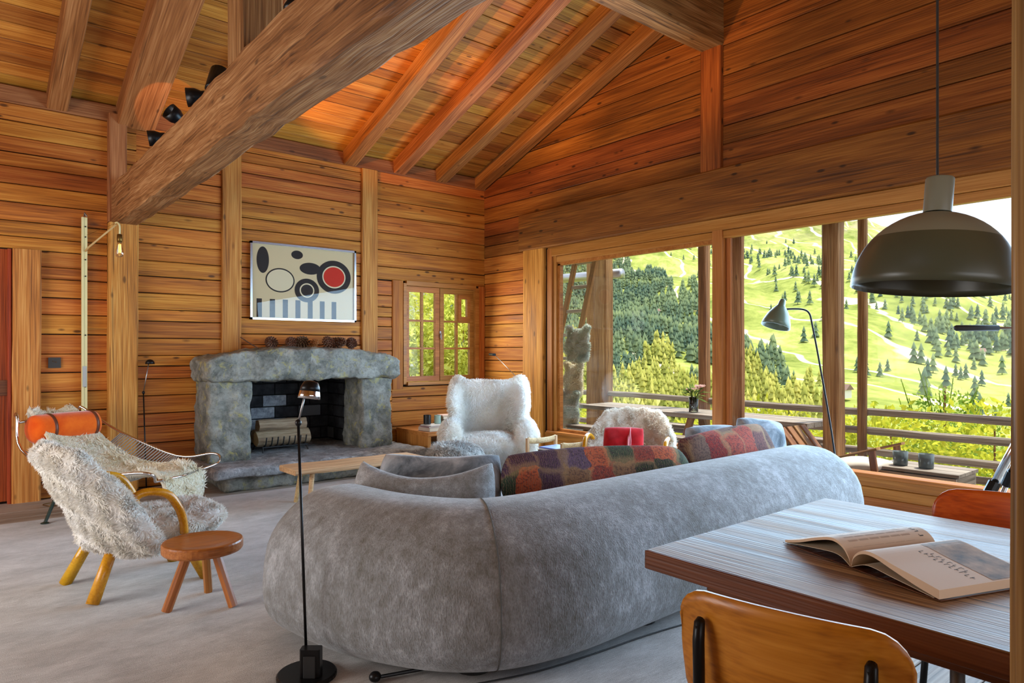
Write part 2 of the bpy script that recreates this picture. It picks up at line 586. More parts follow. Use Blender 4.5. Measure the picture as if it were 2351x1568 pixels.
def pillow_mesh(w, h, t, n=16, pinch=0.10, sag=0.0, seed=0, lump=0.01, fat=0.55):
    rng = random.Random(seed)
    ph = [rng.uniform(0, 6) for _ in range(4)]
    V, F = [], []
    for sgn in (1, -1):
        for i in range(n + 1):
            for j in range(n + 1):
                a, b = -1 + 2 * i / n, -1 + 2 * j / n
                a, b = math.sin(a * PI / 2), math.sin(b * PI / 2)
                e = max(0.0, (1 - a ** 4) * (1 - b ** 4)) ** fat
                x = w / 2 * a * (1 - pinch * (1 - b * b)) * math.sqrt(1 - 0.26 * b * b)
                y = h / 2 * b * (1 - pinch * (1 - a * a)) * math.sqrt(1 - 0.26 * a * a) - sag * h * (1 - a * a) * (b + 1) / 2
                z = sgn * t / 2 * e * (1 + 0.12 * math.sin(3 * a + ph[0]) * math.sin(3 * b + ph[1])) + lump * math.sin(5 * a + ph[2]) * math.sin(4 * b + ph[3]) * e
                V.append((x, y, z))
    m = (n + 1) ** 2
    for s_ in (0, 1):
        for i in range(n):
            for j in range(n):
                q = [s_ * m + i * (n + 1) + j, s_ * m + (i + 1) * (n + 1) + j, s_ * m + (i + 1) * (n + 1) + j + 1, s_ * m + i * (n + 1) + j + 1]
                F.append(tuple(q if s_ == 0 else q[::-1]))
    mb = MB()
    mb.v, mb.f = V, F
    me = mb.mesh('pillow', True)
    import bmesh
    bm = bmesh.new()
    bm.from_mesh(me)
    bmesh.ops.remove_doubles(bm, verts=bm.verts, dist=1e-5)
    bm.to_mesh(me)
    bm.free()
    me.polygons.foreach_set('use_smooth', [True] * len(me.polygons))
    return me


def rough_block(dims, seg=(10, 4, 6), amp=0.03, top=None, seed=1, round_=0.04):
    """a rough-hewn stone: subdivided block, pushed about; top(x01) lifts the upper edge"""
    import bmesh
    from mathutils import noise as mn
    bm = bmesh.new()
    nx, ny, nz = seg
    dx, dy, dz = dims
    idx = {}
    for i in range(nx + 1):
        for j in range(ny + 1):
            for k in range(nz + 1):
                if i in (0, nx) or j in (0, ny) or k in (0, nz):
                    x, y, z = (i / nx - .5) * dx, (j / ny - .5) * dy, (k / nz - .5) * dz
                    # round the edges
                    ex, ey, ez = [max(0, abs(q) - (D / 2 - round_)) for q, D in ((x, dx), (y, dy), (z, dz))]
                    l = math.sqrt(ex * ex + ey * ey + ez * ez)
                    if l > round_:
                        f_ = round_ / l
                        x, y, z = [math.copysign(D / 2 - round_ + e * f_, q) if e > 0 else q for q, e, D in ((x, ex, dx), (y, ey, dy), (z, ez, dz))]
                    if top:
                        z = -dz / 2 + (z + dz / 2) * top(i / nx)
                    p = Vector((x, y, z))
                    q = p * 5 + Vector((seed * 7.3, seed * 3.1, seed))
                    d = mn.noise_vector(q) * amp * 0.8 + mn.noise_vector(q * 3.1) * amp * 0.5 + mn.noise_vector(q * 7.3) * amp * 0.25
                    idx[i, j, k] = bm.verts.new(p + d)

    def quad(a, b, c, d):
        bm.faces.new([idx[a], idx[b], idx[c], idx[d]])
    for i in range(nx):
        for j in range(ny):
            quad((i, j, 0), (i, j + 1, 0), (i + 1, j + 1, 0), (i + 1, j, 0))
            quad((i, j, nz), (i + 1, j, nz), (i + 1, j + 1, nz), (i, j + 1, nz))
        for k in range(nz):
            quad((i, 0, k), (i + 1, 0, k), (i + 1, 0, k + 1), (i, 0, k + 1))
            quad((i, ny, k), (i, ny, k + 1), (i + 1, ny, k + 1), (i + 1, ny, k))
    for j in range(ny):
        for k in range(nz):
            quad((0, j, k), (0, j, k + 1), (0, j + 1, k + 1), (0, j + 1, k))
            quad((nx, j, k), (nx, j + 1, k), (nx, j + 1, k + 1), (nx, j, k + 1))
    me = bpy.data.meshes.new('stone')
    bm.to_mesh(me)
    bm.free()
    me.polygons.foreach_set('use_smooth', [True] * len(me.polygons))
    return me

# ------------------------------------------------------------------ the room
YB, XR = 7.78, 5.92
YRIDGE = 1.2


def zr(y):
    return 3.85 + 0.345 * (YB - y) if y >= YRIDGE else 3.85 + 0.345 * (YB - YRIDGE) - 0.345 * (YRIDGE - y)


M['backing'] = plain('wall_core', S(38, 22, 12), 0.9)

floor = MB().box((1.5, 1.6, -0.11), (9.2, 12.6, 0.16)).build('floor', 'backing')
tag(floor, 'grey wooden plank floor of the living room', kind='structure')
y = -4.4
while y < YB - 0.02:
    w = random.uniform(0.20, 0.27)
    w = min(w, YB - y)
    xs = [-2.95, random.uniform(-0.5, 3.6), XR]
    for a, b in zip(xs[:-1], xs[1:]):
        beam('floor_board', (a + .002, y + w / 2, -0.015), (b - .002, y + w / 2, -0.015), w - 0.006, 0.03, 'floor', floor, ch=0.004)
    y += w


def rows(z0, z1, lo, hi):
    z = z0
    out = []
    while z < z1 - 0.03:
        h = random.uniform(lo, hi)
        if z1 - (z + h) < lo * 0.7:
            h = z1 - z
        out.append((z, min(z + h, z1)))
        z += h
    return out


def planks_back(parent, x0, x1, z0, z1, lo=0.11, hi=0.19, mat='wall'):
    for a, b in rows(z0, z1, lo, hi):
        d = random.uniform(-0.004, 0.004)
        beam('plank', (x0, YB + 0.016 + d, (a + b) / 2), (x1, YB + 0.016 + d, (a + b) / 2), 0.032, b - a - 0.008, mat, parent, ch=0.006, wob=0.0012, seg=5)


def planks_right(parent, y0, y1, z0, z1, lo=0.11, hi=0.19, mat='wall'):
    for a, b in rows(z0, z1, lo, hi):
        d = random.uniform(-0.004, 0.004)
        c = (a + b) / 2
        ye = min(y1, YB - (c - 3.85) / 0.345) if c > 3.8 else y1
        if ye - y0 < 0.1:
            continue
        beam('plank', (XR + 0.016 + d, y0, c), (XR + 0.016 + d, ye, c), 0.032, b - a - 0.008, mat, parent, ch=0.006, wob=0.0012, seg=5)


wb = MB()
for x0, x1, z0, z1 in [(-3.1, 2.3, 0, 3.95), (2.3, 4.05, 1.25, 3.95), (4.05, 4.62, 0, 3.95), (4.62, 5.80, 0, 0.97), (4.62, 5.80, 2.30, 3.95), (5.80, 6.06, 0, 3.95)]:
    z0 = z0 if z0 > 0 else -0.18
    wb.box(((x0 + x1) / 2, 7.90, (z0 + z1) / 2), (x1 - x0, 0.16, z1 - z0))
wall_back = tag(wb.build('wall_back', 'backing'), 'fireplace wall of horizontal amber timber planks', kind='structure')
planks_back(wall_back, -2.95, 1.22, 2.34, 3.84)
planks_back(wall_back, 0.67, 1.22, 0.0, 2.34)
planks_back(wall_back, -2.95, -0.62, 0.0, 2.34)
planks_back(wall_back, 1.478, 2.306, 0.0, 3.84)
planks_back(wall_back, 1.22, 1.478, 2.67, 3.84)
planks_back(wall_back, 2.515, 3.983, 1.30, 3.84)
planks_back(wall_back, 4.202, 4.42, 0.0, 2.30)
planks_back(wall_back, 4.42, XR, 0.0, 0.93, 0.18, 0.26)
planks_back(wall_back, 4.202, XR, 2.31, 3.84, 0.15, 0.24)
beam('post', (0.563, 7.755, 0), (0.563, 7.755, 2.335), 0.219, 0.11, 'post', wall_back, up=(0, -1, 0), ch=0.012, wob=0.004, seg=12)
beam('post', (1.348, 7.735, 0), (1.348, 7.735, 2.665), 0.256, 0.15, 'post', wall_back, up=(0, -1, 0), ch=0.015, wob=0.004, seg=14)
beam('post', (1.30, 7.75, 2.67), (1.30, 7.75, 3.74), 0.16, 0.12, 'rafter', wall_back, up=(0, -1, 0), ch=0.01, wob=0.002, seg=4)
beam('post', (2.41, 7.772, 0.0), (2.41, 7.772, 3.60), 0.209, 0.05, 'post', wall_back, up=(0, -1, 0), ch=0.008, wob=0.002, seg=12)
beam('post', (4.092, 7.772, 0.0), (4.092, 7.772, 3.68), 0.219, 0.05, 'post', wall_back, up=(0, -1, 0), ch=0.008, wob=0.002, seg=12)
beam('post', (4.50, 7.777, 0.90), (4.50, 7.777, 2.31), 0.155, 0.035, 'wall', wall_back, up=(0, -1, 0), ch=0.006, wob=0.001, seg=6)
beam('post', (5.86, 7.777, 0.93), (5.86, 7.777, 2.31), 0.11, 0.035, 'wall', wall_back, up=(0, -1, 0), ch=0.006)

# door at the far left
dr = thing('door_1', 'reddish stained plank door at the left end of the fireplace wall', None, (0, 0, 0))
dr['kind'] = 'structure'
for i in range(5):
    x = -0.56 + i * 0.20
    beam('door_plank', (x + 0.1, 7.80, 0.02), (x + 0.1, 7.80, 2.33), 0.196, 0.05, 'door', dr, up=(0, -1, 0))
beam('door_stop', (0.435, 7.765, 0.0), (0.435, 7.765, 2.33), 0.03, 0.09, 'door', dr, up=(0, -1, 0))
MB().box((0.37, 7.762, 1.06), (0.12, 0.03, 0.14)).build('latch', 'tableedge', dr)

# right (window) wall
wr = MB()
for y0, y1, z0, z1 in [(-4.6, -1.2, 0, 2.72), (6.45, 7.95, 0, 2.72), (-1.2, 6.45, 0, 0.34), (-4.6, 7.95, 2.72, 3.84)]:
    z0 = z0 if z0 > 0 else -0.18
    wr.box((6.03, (y0 + y1) / 2, (z0 + z1) / 2), (0.14, y1 - y0, z1 - z0))
wr.prism([(-4.6, 3.84), (7.95, 3.84), (YRIDGE, zr(YRIDGE) + 0.1), (-4.6, 4.2)], 0.14, lambda p: Vector((5.96 + p[2], p[0], p[1])))
wall_right = tag(wr.build('wall_right', 'backing'), 'window wall and gable of broad dark timber planks', kind='structure')
planks_right(wall_right, 6.91, YB, 0.0, 2.72, 0.12, 0.20)
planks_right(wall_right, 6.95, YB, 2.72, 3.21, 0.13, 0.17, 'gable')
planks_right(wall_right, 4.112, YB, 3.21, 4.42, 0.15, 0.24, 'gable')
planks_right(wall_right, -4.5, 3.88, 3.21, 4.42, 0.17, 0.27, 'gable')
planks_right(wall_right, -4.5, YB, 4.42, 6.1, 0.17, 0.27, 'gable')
planks_right(wall_right, -4.5, -1.2, 0, 2.72, 0.15, 0.24)
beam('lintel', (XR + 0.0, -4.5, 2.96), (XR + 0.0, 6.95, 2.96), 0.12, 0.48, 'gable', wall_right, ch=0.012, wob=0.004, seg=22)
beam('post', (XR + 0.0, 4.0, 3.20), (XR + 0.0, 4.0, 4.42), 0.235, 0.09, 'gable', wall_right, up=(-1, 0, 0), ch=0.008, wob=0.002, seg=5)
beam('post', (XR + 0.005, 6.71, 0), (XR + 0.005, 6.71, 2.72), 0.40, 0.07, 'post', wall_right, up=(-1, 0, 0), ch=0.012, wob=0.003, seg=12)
for z0, z1 in [(0.0, 0.09), (0.092, 0.178), (0.18, 0.266), (0.268, 0.352)]:
    beam('panel_board', (XR + 0.015, -1.2, (z0 + z1) / 2), (XR + 0.015, 6.5, (z0 + z1) / 2), 0.03, z1 - z0, 'frame', wall_right, ch=0.004)

# big sliding window
w2 = thing('window_2', 'wide oiled-wood sliding window opening on the deck and the alpine meadows', None)
w2['kind'] = 'structure'
beam('sill', (5.97, -1.2, 0.36), (5.97, 6.45, 0.36), 0.15, 0.035, 'frame', w2, ch=0.005)
beam('head_board', (5.965, -1.2, 2.66), (5.965, 6.45, 2.66), 0.07, 0.12, 'frame', w2, ch=0.005)
beam('head_rail', (5.99, -1.2, 2.56), (5.99, 6.45, 2.56), 0.07, 0.075, 'frame', w2, ch=0.005)
beam('jamb', (5.975, 6.425, 0.36), (5.975, 6.425, 2.7), 0.09, 0.09, 'frame', w2, ch=0.005)
beam('jamb', (5.985, 6.345, 0.36), (5.985, 6.345, 2.62), 0.07, 0.06, 'frame', w2, ch=0.005)
beam('jamb', (5.975, -1.15, 0.36), (5.975, -1.15, 2.7), 0.09, 0.09, 'frame', w2, ch=0.005)
s1 = MB()
for a, b in [((6.0, 4.02, 2.505), (6.0, 6.32, 2.505)), ((6.0, 4.02, 0.385), (6.0, 6.32, 0.385))]:
    s1.box(((a[0] + b[0]) / 2, (a[1] + b[1]) / 2, a[2]), (0.05, b[1] - a[1], 0.05))
s1.box((6.0, 6.295, 1.45), (0.05, 0.05, 2.1))
sash = s1.build('sash', 'frame', w2)
MB().box((6.0, 5.14, 1.445), (0.012, 2.26, 2.08)).build('pane', 'glass', sash)
beam('mullion', (5.975, 3.96, 0.37), (5.975, 3.96, 2.61), 0.085, 0.115, 'frame', w2, ch=0.006)
beam('sash_stile', (6.02, 3.875, 0.37), (6.02, 3.875, 2.53), 0.04, 0.05, 'frame', w2, up=(0, 1, 0), ch=0.005)
MB().box((6.02, 1.36, 1.45), (0.012, 4.98, 2.15)).build('pane', 'glass', w2)

# small casement window in the fireplace wall
w1 = thing('window_1', 'small two-leaf casement window with glazing bars beside the fireplace', None)
w1['kind'] = 'structure'
fr = MB()
fr.box((5.19, 7.80, 2.285), (1.13, 0.098, 0.06)).box((5.19, 7.79, 0.965), (1.13, 0.14, 0.04))
fr.box((4.60, 7.80, 1.62), (0.045, 0.10, 1.32)).box((5.77, 7.80, 1.62), (0.065, 0.10, 1.32))
fr.build('frame', 'frame', w1)
for x0, x1, vent in ((4.625, 5.165, False), (5.175, 5.74, True)):
    lf = MB()
    z0, z1 = 0.99, 2.25
    lf.box(((x0 + x1) / 2, 7.825, z0 + 0.035), (x1 - x0 - 0.128, 0.05, 0.07)).box(((x0 + x1) / 2, 7.825, z1 - 0.035), (x1 - x0 - 0.128, 0.05, 0.07))
    lf.box((x0 + 0.032, 7.825, 1.62), (0.064, 0.05, 1.26)).box((x1 - 0.032, 7.825, 1.62), (0.064, 0.05, 1.26))
    leaf = lf.build('casement', 'frame', w1)
    xm = (x0 + x1) / 2
    MB().box((xm, 7.825, 1.62), (0.03, 0.04, 1.13)).build('glazing_bar', 'frame', leaf)
    for zz in (1.43, 1.80):
        MB().box((xm, 7.825, zz), (x1 - x0 - 0.12, 0.035, 0.026)).build('glazing_bar', 'frame', leaf)
    for i in range(2):
        for k in range(3):
            xa, xb = (x0 + 0.064, xm - 0.015) if i == 0 else (xm + 0.015, x1 - 0.064)
            za, zb = [(1.06, 1.417), (1.443, 1.787), (1.813, 2.18)][k]
            MB().box(((xa + xb) / 2, 7.83, (za + zb) / 2), (xb - xa, 0.006, zb - za)).build('pane', 'glass', leaf)
            if vent and i == 1 and k == 2:
                v = MB()
                v.box(((xa + xb) / 2, 7.815, za + 0.03), (xb - xa - 0.1, 0.05, 0.06)).box(((xa + xb) / 2, 7.815, zb - 0.03), (xb - xa - 0.1, 0.05, 0.06))
                v.box((xa + 0.025, 7.815, (za + zb) / 2), (0.05, 0.05, zb - za)).box((xb - 0.025, 7.815, (za + zb) / 2), (0.05, 0.05, zb - za))
                v.build('vent_sash', 'frame', leaf)
hd = MB().box((5.172, 7.79, 1.62), (0.022, 0.012, 0.09)).tube([(5.172, 7.785, 1.63), (5.172, 7.765, 1.63), (5.172, 7.757, 1.55)], 0.008)
hd.build('handle', 'steel', w1)

# unseen walls behind and beside the camera; openings added to let light in
wl = MB()
for y0, y1, z0, z1 in [(-4.6, 2.9, 0, 5.2), (6.3, 7.95, 0, 5.2), (2.9, 6.3, 0, 0.5), (2.9, 6.3, 2.6, 6.1)]:
    wl.box((-3.03, (y0 + y1) / 2, (z0 + z1) / 2), (0.1, y1 - y0, z1 - z0))
wall_left = tag(wl.build('wall_left', 'wall'), 'timber wall on the left side of the room', kind='structure')
wf = MB()
for x0, x1, z0, z1 in [(-3.1, -1.4, 0, 4.3), (3.8, 6.06, 0, 4.3), (-1.4, 3.8, 0, 0.5), (-1.4, 3.8, 2.7, 4.3)]:
    wf.box(((x0 + x1) / 2, -4.5, (z0 + z1) / 2), (x1 - x0, 0.1, z1 - z0))
wall_front = tag(wf.build('wall_front', 'wall'), 'timber wall behind the viewer', kind='structure')

# roof: boards on rafters
rf = MB()
for ya, yb in ((YRIDGE, 8.9), (-5.2, YRIDGE)):
    za, zb = zr(ya) + 0.03, zr(yb) + 0.03
    rf.add([(-3.2, ya, za), (7.4, ya, za), (7.4, yb, zb), (-3.2, yb, zb), (-3.2, ya, za + 0.2), (7.4, ya, za + 0.2), (7.4, yb, zb + 0.2), (-3.2, yb, zb + 0.2)],
           [(0, 1, 2, 3), (7, 6, 5, 4), (0, 4, 5, 1), (1, 5, 6, 2), (2, 6, 7, 3), (3, 7, 4, 0)])
ceiling = tag(rf.build('ceiling', 'ceil'), 'pitched timber board ceiling carried on rafters', kind='structure')
nrm = Vector((0, 0.345, 1)).normalized()
y = 7.86
while y > YRIDGE:
    w = random.uniform(0.13, 0.22)
    xs = [-2.98] + sorted(random.sample([0.85, 1.46, 2.29, 3.83, 4.55, 5.18], 2)) + [XR + 0.02]
    yc = y - w * 0.945 / 2
    for a, b in zip(xs[:-1], xs[1:]):
        dz = random.uniform(-0.003, 0.003)
        beam('ceiling_board', (a + .002, yc, zr(yc) + 0.012 + dz), (b - .002, yc, zr(yc) + 0.012 + dz), w - 0.008, 0.026, 'ceil', ceiling, up=nrm, ch=0.004)
    y -= w * 0.945
for x, w, drop in ((-0.15, .17, 0), (0.80, .17, 0), (1.46, .34, 0.05), (2.29, .17, 0), (3.82, .17, 0), (4.52, .17, 0), (5.165, .17, 0), (5.81, .17, 0), (-1.2, .17, 0), (-2.2, .17, 0)):
    ys = 7.80
    hh = 0.17 + drop
    off = nrm * (-hh / 2)
    a = Vector((x, ys, zr(ys))) + off
    b = Vector((x, YRIDGE, zr(YRIDGE))) + off
    beam('rafter', a, b, w, hh, 'rafter', ceiling, up=nrm, ch=0.01, wob=0.004, seg=14)
plate = beam('wall_plate', (-2.95, 7.79, 3.76), (XR, 7.79, 3.76), 0.08, 0.16, 'rafter', wall_back, ch=0.01, wob=0.003, seg=12)

tb = beam('trim_1', (1.375, -4.4, 2.86), (1.375, 7.79, 2.86), 0.25, 0.40, 'beam', None, ch=0.03, wob=0.012, seg=70)
tag(tb, 'massive hewn tie beam crossing the room overhead', kind='structure')
pu = beam('trim_2', (-2.95, 4.0, 4.66), (XR, 4.0, 4.66), 0.24, 0.48, 'beam', None, ch=0.02, wob=0.006, seg=26)
tag(pu, 'thick roof purlin running into the gable wall', kind='structure')
qp = beam('trim_3', (1.375, 4.0, 3.05), (1.375, 4.0, 4.43), 0.24, 0.25, 'beam', None, up=(0, 1, 0), ch=0.012, wob=0.003, seg=6)
tag(qp, 'upright timber post standing on the tie beam', kind='structure')
fp = beam('trim_4', (1.36, 0.212, 0), (1.36, 0.212, 4.9), 0.22, 0.22, 'beam', None, up=(0, 1, 0), ch=0.012, wob=0.002, seg=14)
tag(fp, 'squared timber post at the right edge of the view, nearest the viewer', kind='structure')

# rug
t = NT('grey_wool_rug')
p = t.coord()
a = t.noise(t.map(p, (1.0, 1.8, 1)), 2.6, 6, 0.7, 0.2)
b = t.noise(t.map(p, (8, 90, 1)), 2.0, 3, 0.6)
c_ = t.noise(p, 260, 2, 0.5)
col = t.mix(t.rng(t.math('ADD', t.math('MULTIPLY', a, 0.65), t.math('MULTIPLY', b, 0.35)), 0.36, 0.64), S(156, 152, 148), S(212, 210, 208))
col = t.mix(t.rng(c_, 0.4, 0.7, 0.0, 0.35), col, S(110, 98, 90))
M['rug'] = t.pbr(Base_Color=col, Roughness=0.95, Normal=t.bump(t.math('ADD', b, c_), 0.4, 0.006), Specular_IOR_Level=0.1, Sheen_Weight=0.25)
from mathutils import noise as mnoise
V, F = [], []
nx, ny = 90, 70
for i in range(nx + 1):
    for j in range(ny + 1):
        x, yy = -2.0 + 7.1 * i / nx, 1.74 + 5.10 * j / ny
        edge = i in (0, nx) or j in (0, ny)
        if edge:
            x += 0.012 * math.sin(yy * 5)
            yy += 0.012 * math.sin(x * 4.1)
        V.append((x, yy, 0.001 if edge else 0.012 + 0.003 * mnoise.noise(Vector((x * 2.5, yy * 2.5, 0)))))
for i in range(nx):
    for j in range(ny):
        q = i * (ny + 1) + j
        F.append((q, q + ny + 1, q + ny + 2, q + 1))
rug = put('rug', fast_mesh('rug', V, F), 'rug')
tag(rug, 'large worn grey wool rug under the seating group', 'rug')

# ------------------------------------------------------------------ fireplace
fpl = thing('fireplace', 'rough grey stone fireplace with arched lintel and soot-blackened firebox', 'fireplace', (3.1, 7.5, 0))
R0 = Vector((3.1, 7.5, 0))


def place(o, c, rot=(0, 0, 0), root=R0):
    o.location = Vector(c) - root
    o.rotation_euler = rot
    return o


lt = put('lintel_stone', rough_block((2.24, 0.56, 0.36), (56, 12, 14), 0.036, lambda u: 0.64 + 0.36 * max(0.0, 1 - abs(2 * u - 1) ** 2.8) , 3, 0.05), 'stone', fpl)
place(lt, (3.115, 7.51, 1.255))
place(put('jamb_stone', rough_block((0.44, 0.50, 0.86), (16, 12, 30), 0.03, None, 5, 0.04), 'stone', fpl), (2.255, 7.55, 0.665))
place(put('jamb_stone', rough_block((0.42, 0.50, 0.86), (16, 12, 30), 0.03, None, 9, 0.04), 'stone', fpl), (3.955, 7.55, 0.665))
place(put('hearth_slab', rough_block((2.42, 1.9, 0.11), (44, 30, 4), 0.022, None, 11, 0.03), 'hearth', fpl), (3.17, 7.78, 0.20))
place(put('hearth_base', rough_block((2.10, 0.80, 0.19), (36, 12, 6), 0.03, None, 13, 0.04), 'stone', fpl), (3.15, 7.33, 0.09))
# soot and brick material: pale lime patch where the fire has burnt the soot away
t = NT('sooty_firebrick')
pp, rr = t.seeded()
nz_ = t.noise(pp, 7, 4, 0.6)
colr = t.mix(t.rng(nz_, 0.35, 0.7), (0.010, 0.010, 0.012, 1), (0.05, 0.05, 0.055, 1))
colr = t.mix(t.math('MULTIPLY', t.math('GREATER_THAN', rr, 0.88), 0.8), colr, (0.20, 0.22, 0.24, 1))
M['soot'] = t.pbr(Base_Color=colr, Roughness=0.9, Normal=t.bump(nz_, 0.5, 0.01))
M['ashbrick'] = stone('burnt_clean_brick', S(120, 124, 132), S(190, 194, 200), S(210, 210, 210), 9, 0.3)
M['mortar'] = plain('black_mortar', (0.006, 0.006, 0.006), 0.95)
fb = MB()
fb.box((3.1, 8.52, 0.82), (1.7, 0.1, 1.3)).box((2.33, 8.16, 0.82), (0.1, 0.66, 1.3)).box((3.92, 8.16, 0.82), (0.1, 0.66, 1.3)).box((3.1, 8.16, 1.45), (1.7, 0.7, 0.1))
fb.v = [tuple(Vector(v) - R0) for v in fb.v]
fb.build('firebox', 'mortar', fpl)
bw, bh = 0.30, 0.145
for k in range(8):
    z = 0.27 + k * bh
    o0 = 0 if k % 2 else -bw / 2
    for i in range(7):
        xa, xb = max(2.39, 2.39 + o0 + i * bw), min(3.86, 2.39 + o0 + (i + 1) * bw)
        if xb - xa < 0.05:
            continue
        ash = (k <= 1 and 2.6 < xa < 3.25) or (k in (2, 3) and 2.85 < (xa + xb) / 2 < 3.2)
        o = beam('brick', Vector((xa + .006, 8.455, z + bh / 2)) - R0, Vector((xb - .006, 8.455, z + bh / 2)) - R0, 0.05, bh - 0.012, 'ashbrick' if ash else 'soot', fpl, ch=0.006)
        o.location.y += random.uniform(-0.006, 0.006)
    for i in range(3):
        ya, yb = max(7.82, 7.80 + o0 + i * bw), min(8.43, 7.80 + o0 + (i + 1) * bw)
        if yb - ya < 0.05:
            continue
        for xx in (3.855, 2.40):
            beam('brick', Vector((xx, ya + .006, z + bh / 2)) - R0, Vector((xx, yb - .006, z + bh / 2)) - R0, 0.05, bh - 0.012, 'soot', fpl, ch=0.006)

# grate with logs
GX, GY, GZ = 2.98, 7.82, 0.255
gr = thing('fire_grate', 'black iron log grate standing on the hearth', 'grate', (GX, GY, GZ))
for i in range(8):
    x = -0.23 + i * 0.066
    MB().tube(catmull([(x, -0.19, 0.17), (x, -0.16, 0.09), (x, -0.10, 0.065), (x, 0.12, 0.065), (x, 0.17, 0.10), (x, 0.19, 0.2)], 3), 0.008, 6).build('bar', 'blackmatte', gr, True)
for yy in (-0.13, 0.13):
    MB().tube([(-0.26, yy, 0.055), (0.27, yy, 0.055)], 0.009, 6).build('rail', 'blackmatte', gr)
for x in (-0.25, 0.25):
    for yy in (-0.16, 0.16):
        MB().tube([(x, yy * 0.8, 0.055), (x * 1.05, yy, 0.0)], 0.008, 6).build('leg', 'blackmatte', gr)


def log(label, c, L, r, rz, seed, split=False):
    rng = random.Random(seed)
    th_ = thing('log', label, 'log', c, rz, 'logs in the fire grate')
    n = 14
    angs = [2 * PI * i / n for i in range(n)]
    rad = [r * (1 + rng.uniform(-.12, .12)) for _ in range(n)]
    if split:
        rad = [q * (0.72 if 3 < i < 8 else 1) for i, q in enumerate(rad)]
    rings = []
    for k in range(9):
        x = -L / 2 + L * k / 8
        rings.append([(x, q * math.cos(a) * (1 + 0.05 * math.sin(k * 1.3 + i)), q * math.sin(a) * (1 + 0.05 * math.cos(k * 1.7 + i))) for i, (a, q) in enumerate(zip(angs, rad))])
    MB().loft(rings, cap=False).build('bark', 'log', th_, True)
    MB().add(rings[0], [tuple(range(n - 1, -1, -1))]).build('cut_end', 'logend', th_)
    MB().add(rings[-1], [tuple(range(n))]).build('cut_end', 'logend', th_)
    return th_


log('lower split log resting on the bars of the grate', (GX, GY - 0.075, GZ + 0.155), 0.62, 0.085, 0.02, 3, True)
log('hidden rear log lying at the back of the grate', (GX + 0.01, GY + 0.09, GZ + 0.155), 0.58, 0.08, -0.03, 5)
log('upper bark-covered log on top of the stack in the grate', (GX + 0.02, GY + 0.02, GZ + 0.285), 0.56, 0.075, 0.0, 7)

# leaning kindling boards right of the fireplace
kb = beam('kindling_board', (4.24, 7.42, 0.12), (4.22, 7.72, 0.46), 0.07, 0.02, 'benchwood', None, up=(1, 0, 0))
tag(kb, 'thin pale wood slat leaning beside the right fireplace jamb', 'slat')

# pine cones on the lintel
cone_me = None
for i, (px, s_, nm) in enumerate([(2.74, 1.0, 'leftmost'), (2.955, 0.95, 'second'), (3.085, 1.08, 'third'), (3.235, 0.72, 'reddish small'), (3.40, 1.08, 'fifth'), (3.545, 1.08, 'sixth'), (3.70, 0.98, 'rightmost')]):
    mb = MB()
    rng = random.Random(i)
    mb.lathe([(0.004, -0.075), (0.034, -0.055), (0.042, -0.02), (0.034, 0.03), (0.012, 0.07), (0.003, 0.08)], 10)
    for k in range(64):
        tt = k / 64
        z = -0.066 + 0.14 * tt
        r = 0.052 * (1 - tt ** 2.2) ** 0.6 + 0.012
        a = k * 2.39996
        d = Vector((math.cos(a), math.sin(a), 0))
        s2 = Vector((-d.y, d.x, 0)) * 0.013
        b0 = d * (r * 0.45) + Vector((0, 0, z - 0.006))
        tip = d * (r + 0.012) + Vector((0, 0, z + 0.006))
        mid = d * (r * 0.9)
        mid.z = z - 0.004
        mb.add([b0 - s2 * .4, b0 + s2 * .4, mid + s2, tip, mid - s2, mid + Vector((0, 0, 0.012))], [(0, 1, 2, 5), (5, 2, 3), (0, 5, 4), (4, 5, 3), (0, 4, 3, 2, 1)])
    mb.v = [tuple(Vector(v) * s_) for v in mb.v]
    if 'conemat' not in M:
        M['conemat'] = wood('pine_cone_scales', S(44, 26, 16), S(92, 58, 36), S(140, 100, 70), knots=0, vary=0.2, sc=6)
        M['conered'] = wood('red_cone_scales', S(90, 46, 20), S(150, 84, 40), S(180, 116, 70), knots=0, vary=0.2, sc=6)
    o = mb.build('pine_cone', 'conered' if i == 3 else 'conemat')
    o.location = (px, 7.47 + rng.uniform(-.02, .02), 1.475 + 0.02 * s_)
    o.rotation_euler = (rng.uniform(0.9, 1.5), rng.uniform(-.3, .3), rng.uniform(-1.2, 1.2))
    tag(o, ['leftmost brown pine cone, standing apart on the fireplace lintel', 'second pine cone from the left on the fireplace lintel', 'third pine cone from the left on the fireplace lintel, left of the reddish one', 'small reddish broken cone in the middle of the row', 'pine cone just right of the small reddish one', 'second pine cone from the right end of the lintel row', 'rightmost brown pine cone on the fireplace lintel'][i], 'pine cone', 'pine cones on the fireplace lintel')
tw = MB().tube(catmull([(2.42, 7.5, 1.545), (2.48, 7.48, 1.50), (2.54, 7.47, 1.46), (2.60, 7.46, 1.425)], 3), 0.006, 6).tube([(2.48, 7.48, 1.50), (2.45, 7.46, 1.52)], 0.004, 5).build('twig', 'conemat', None, True)
tag(tw, 'short dry twig lying at the left end of the lintel', 'twig')

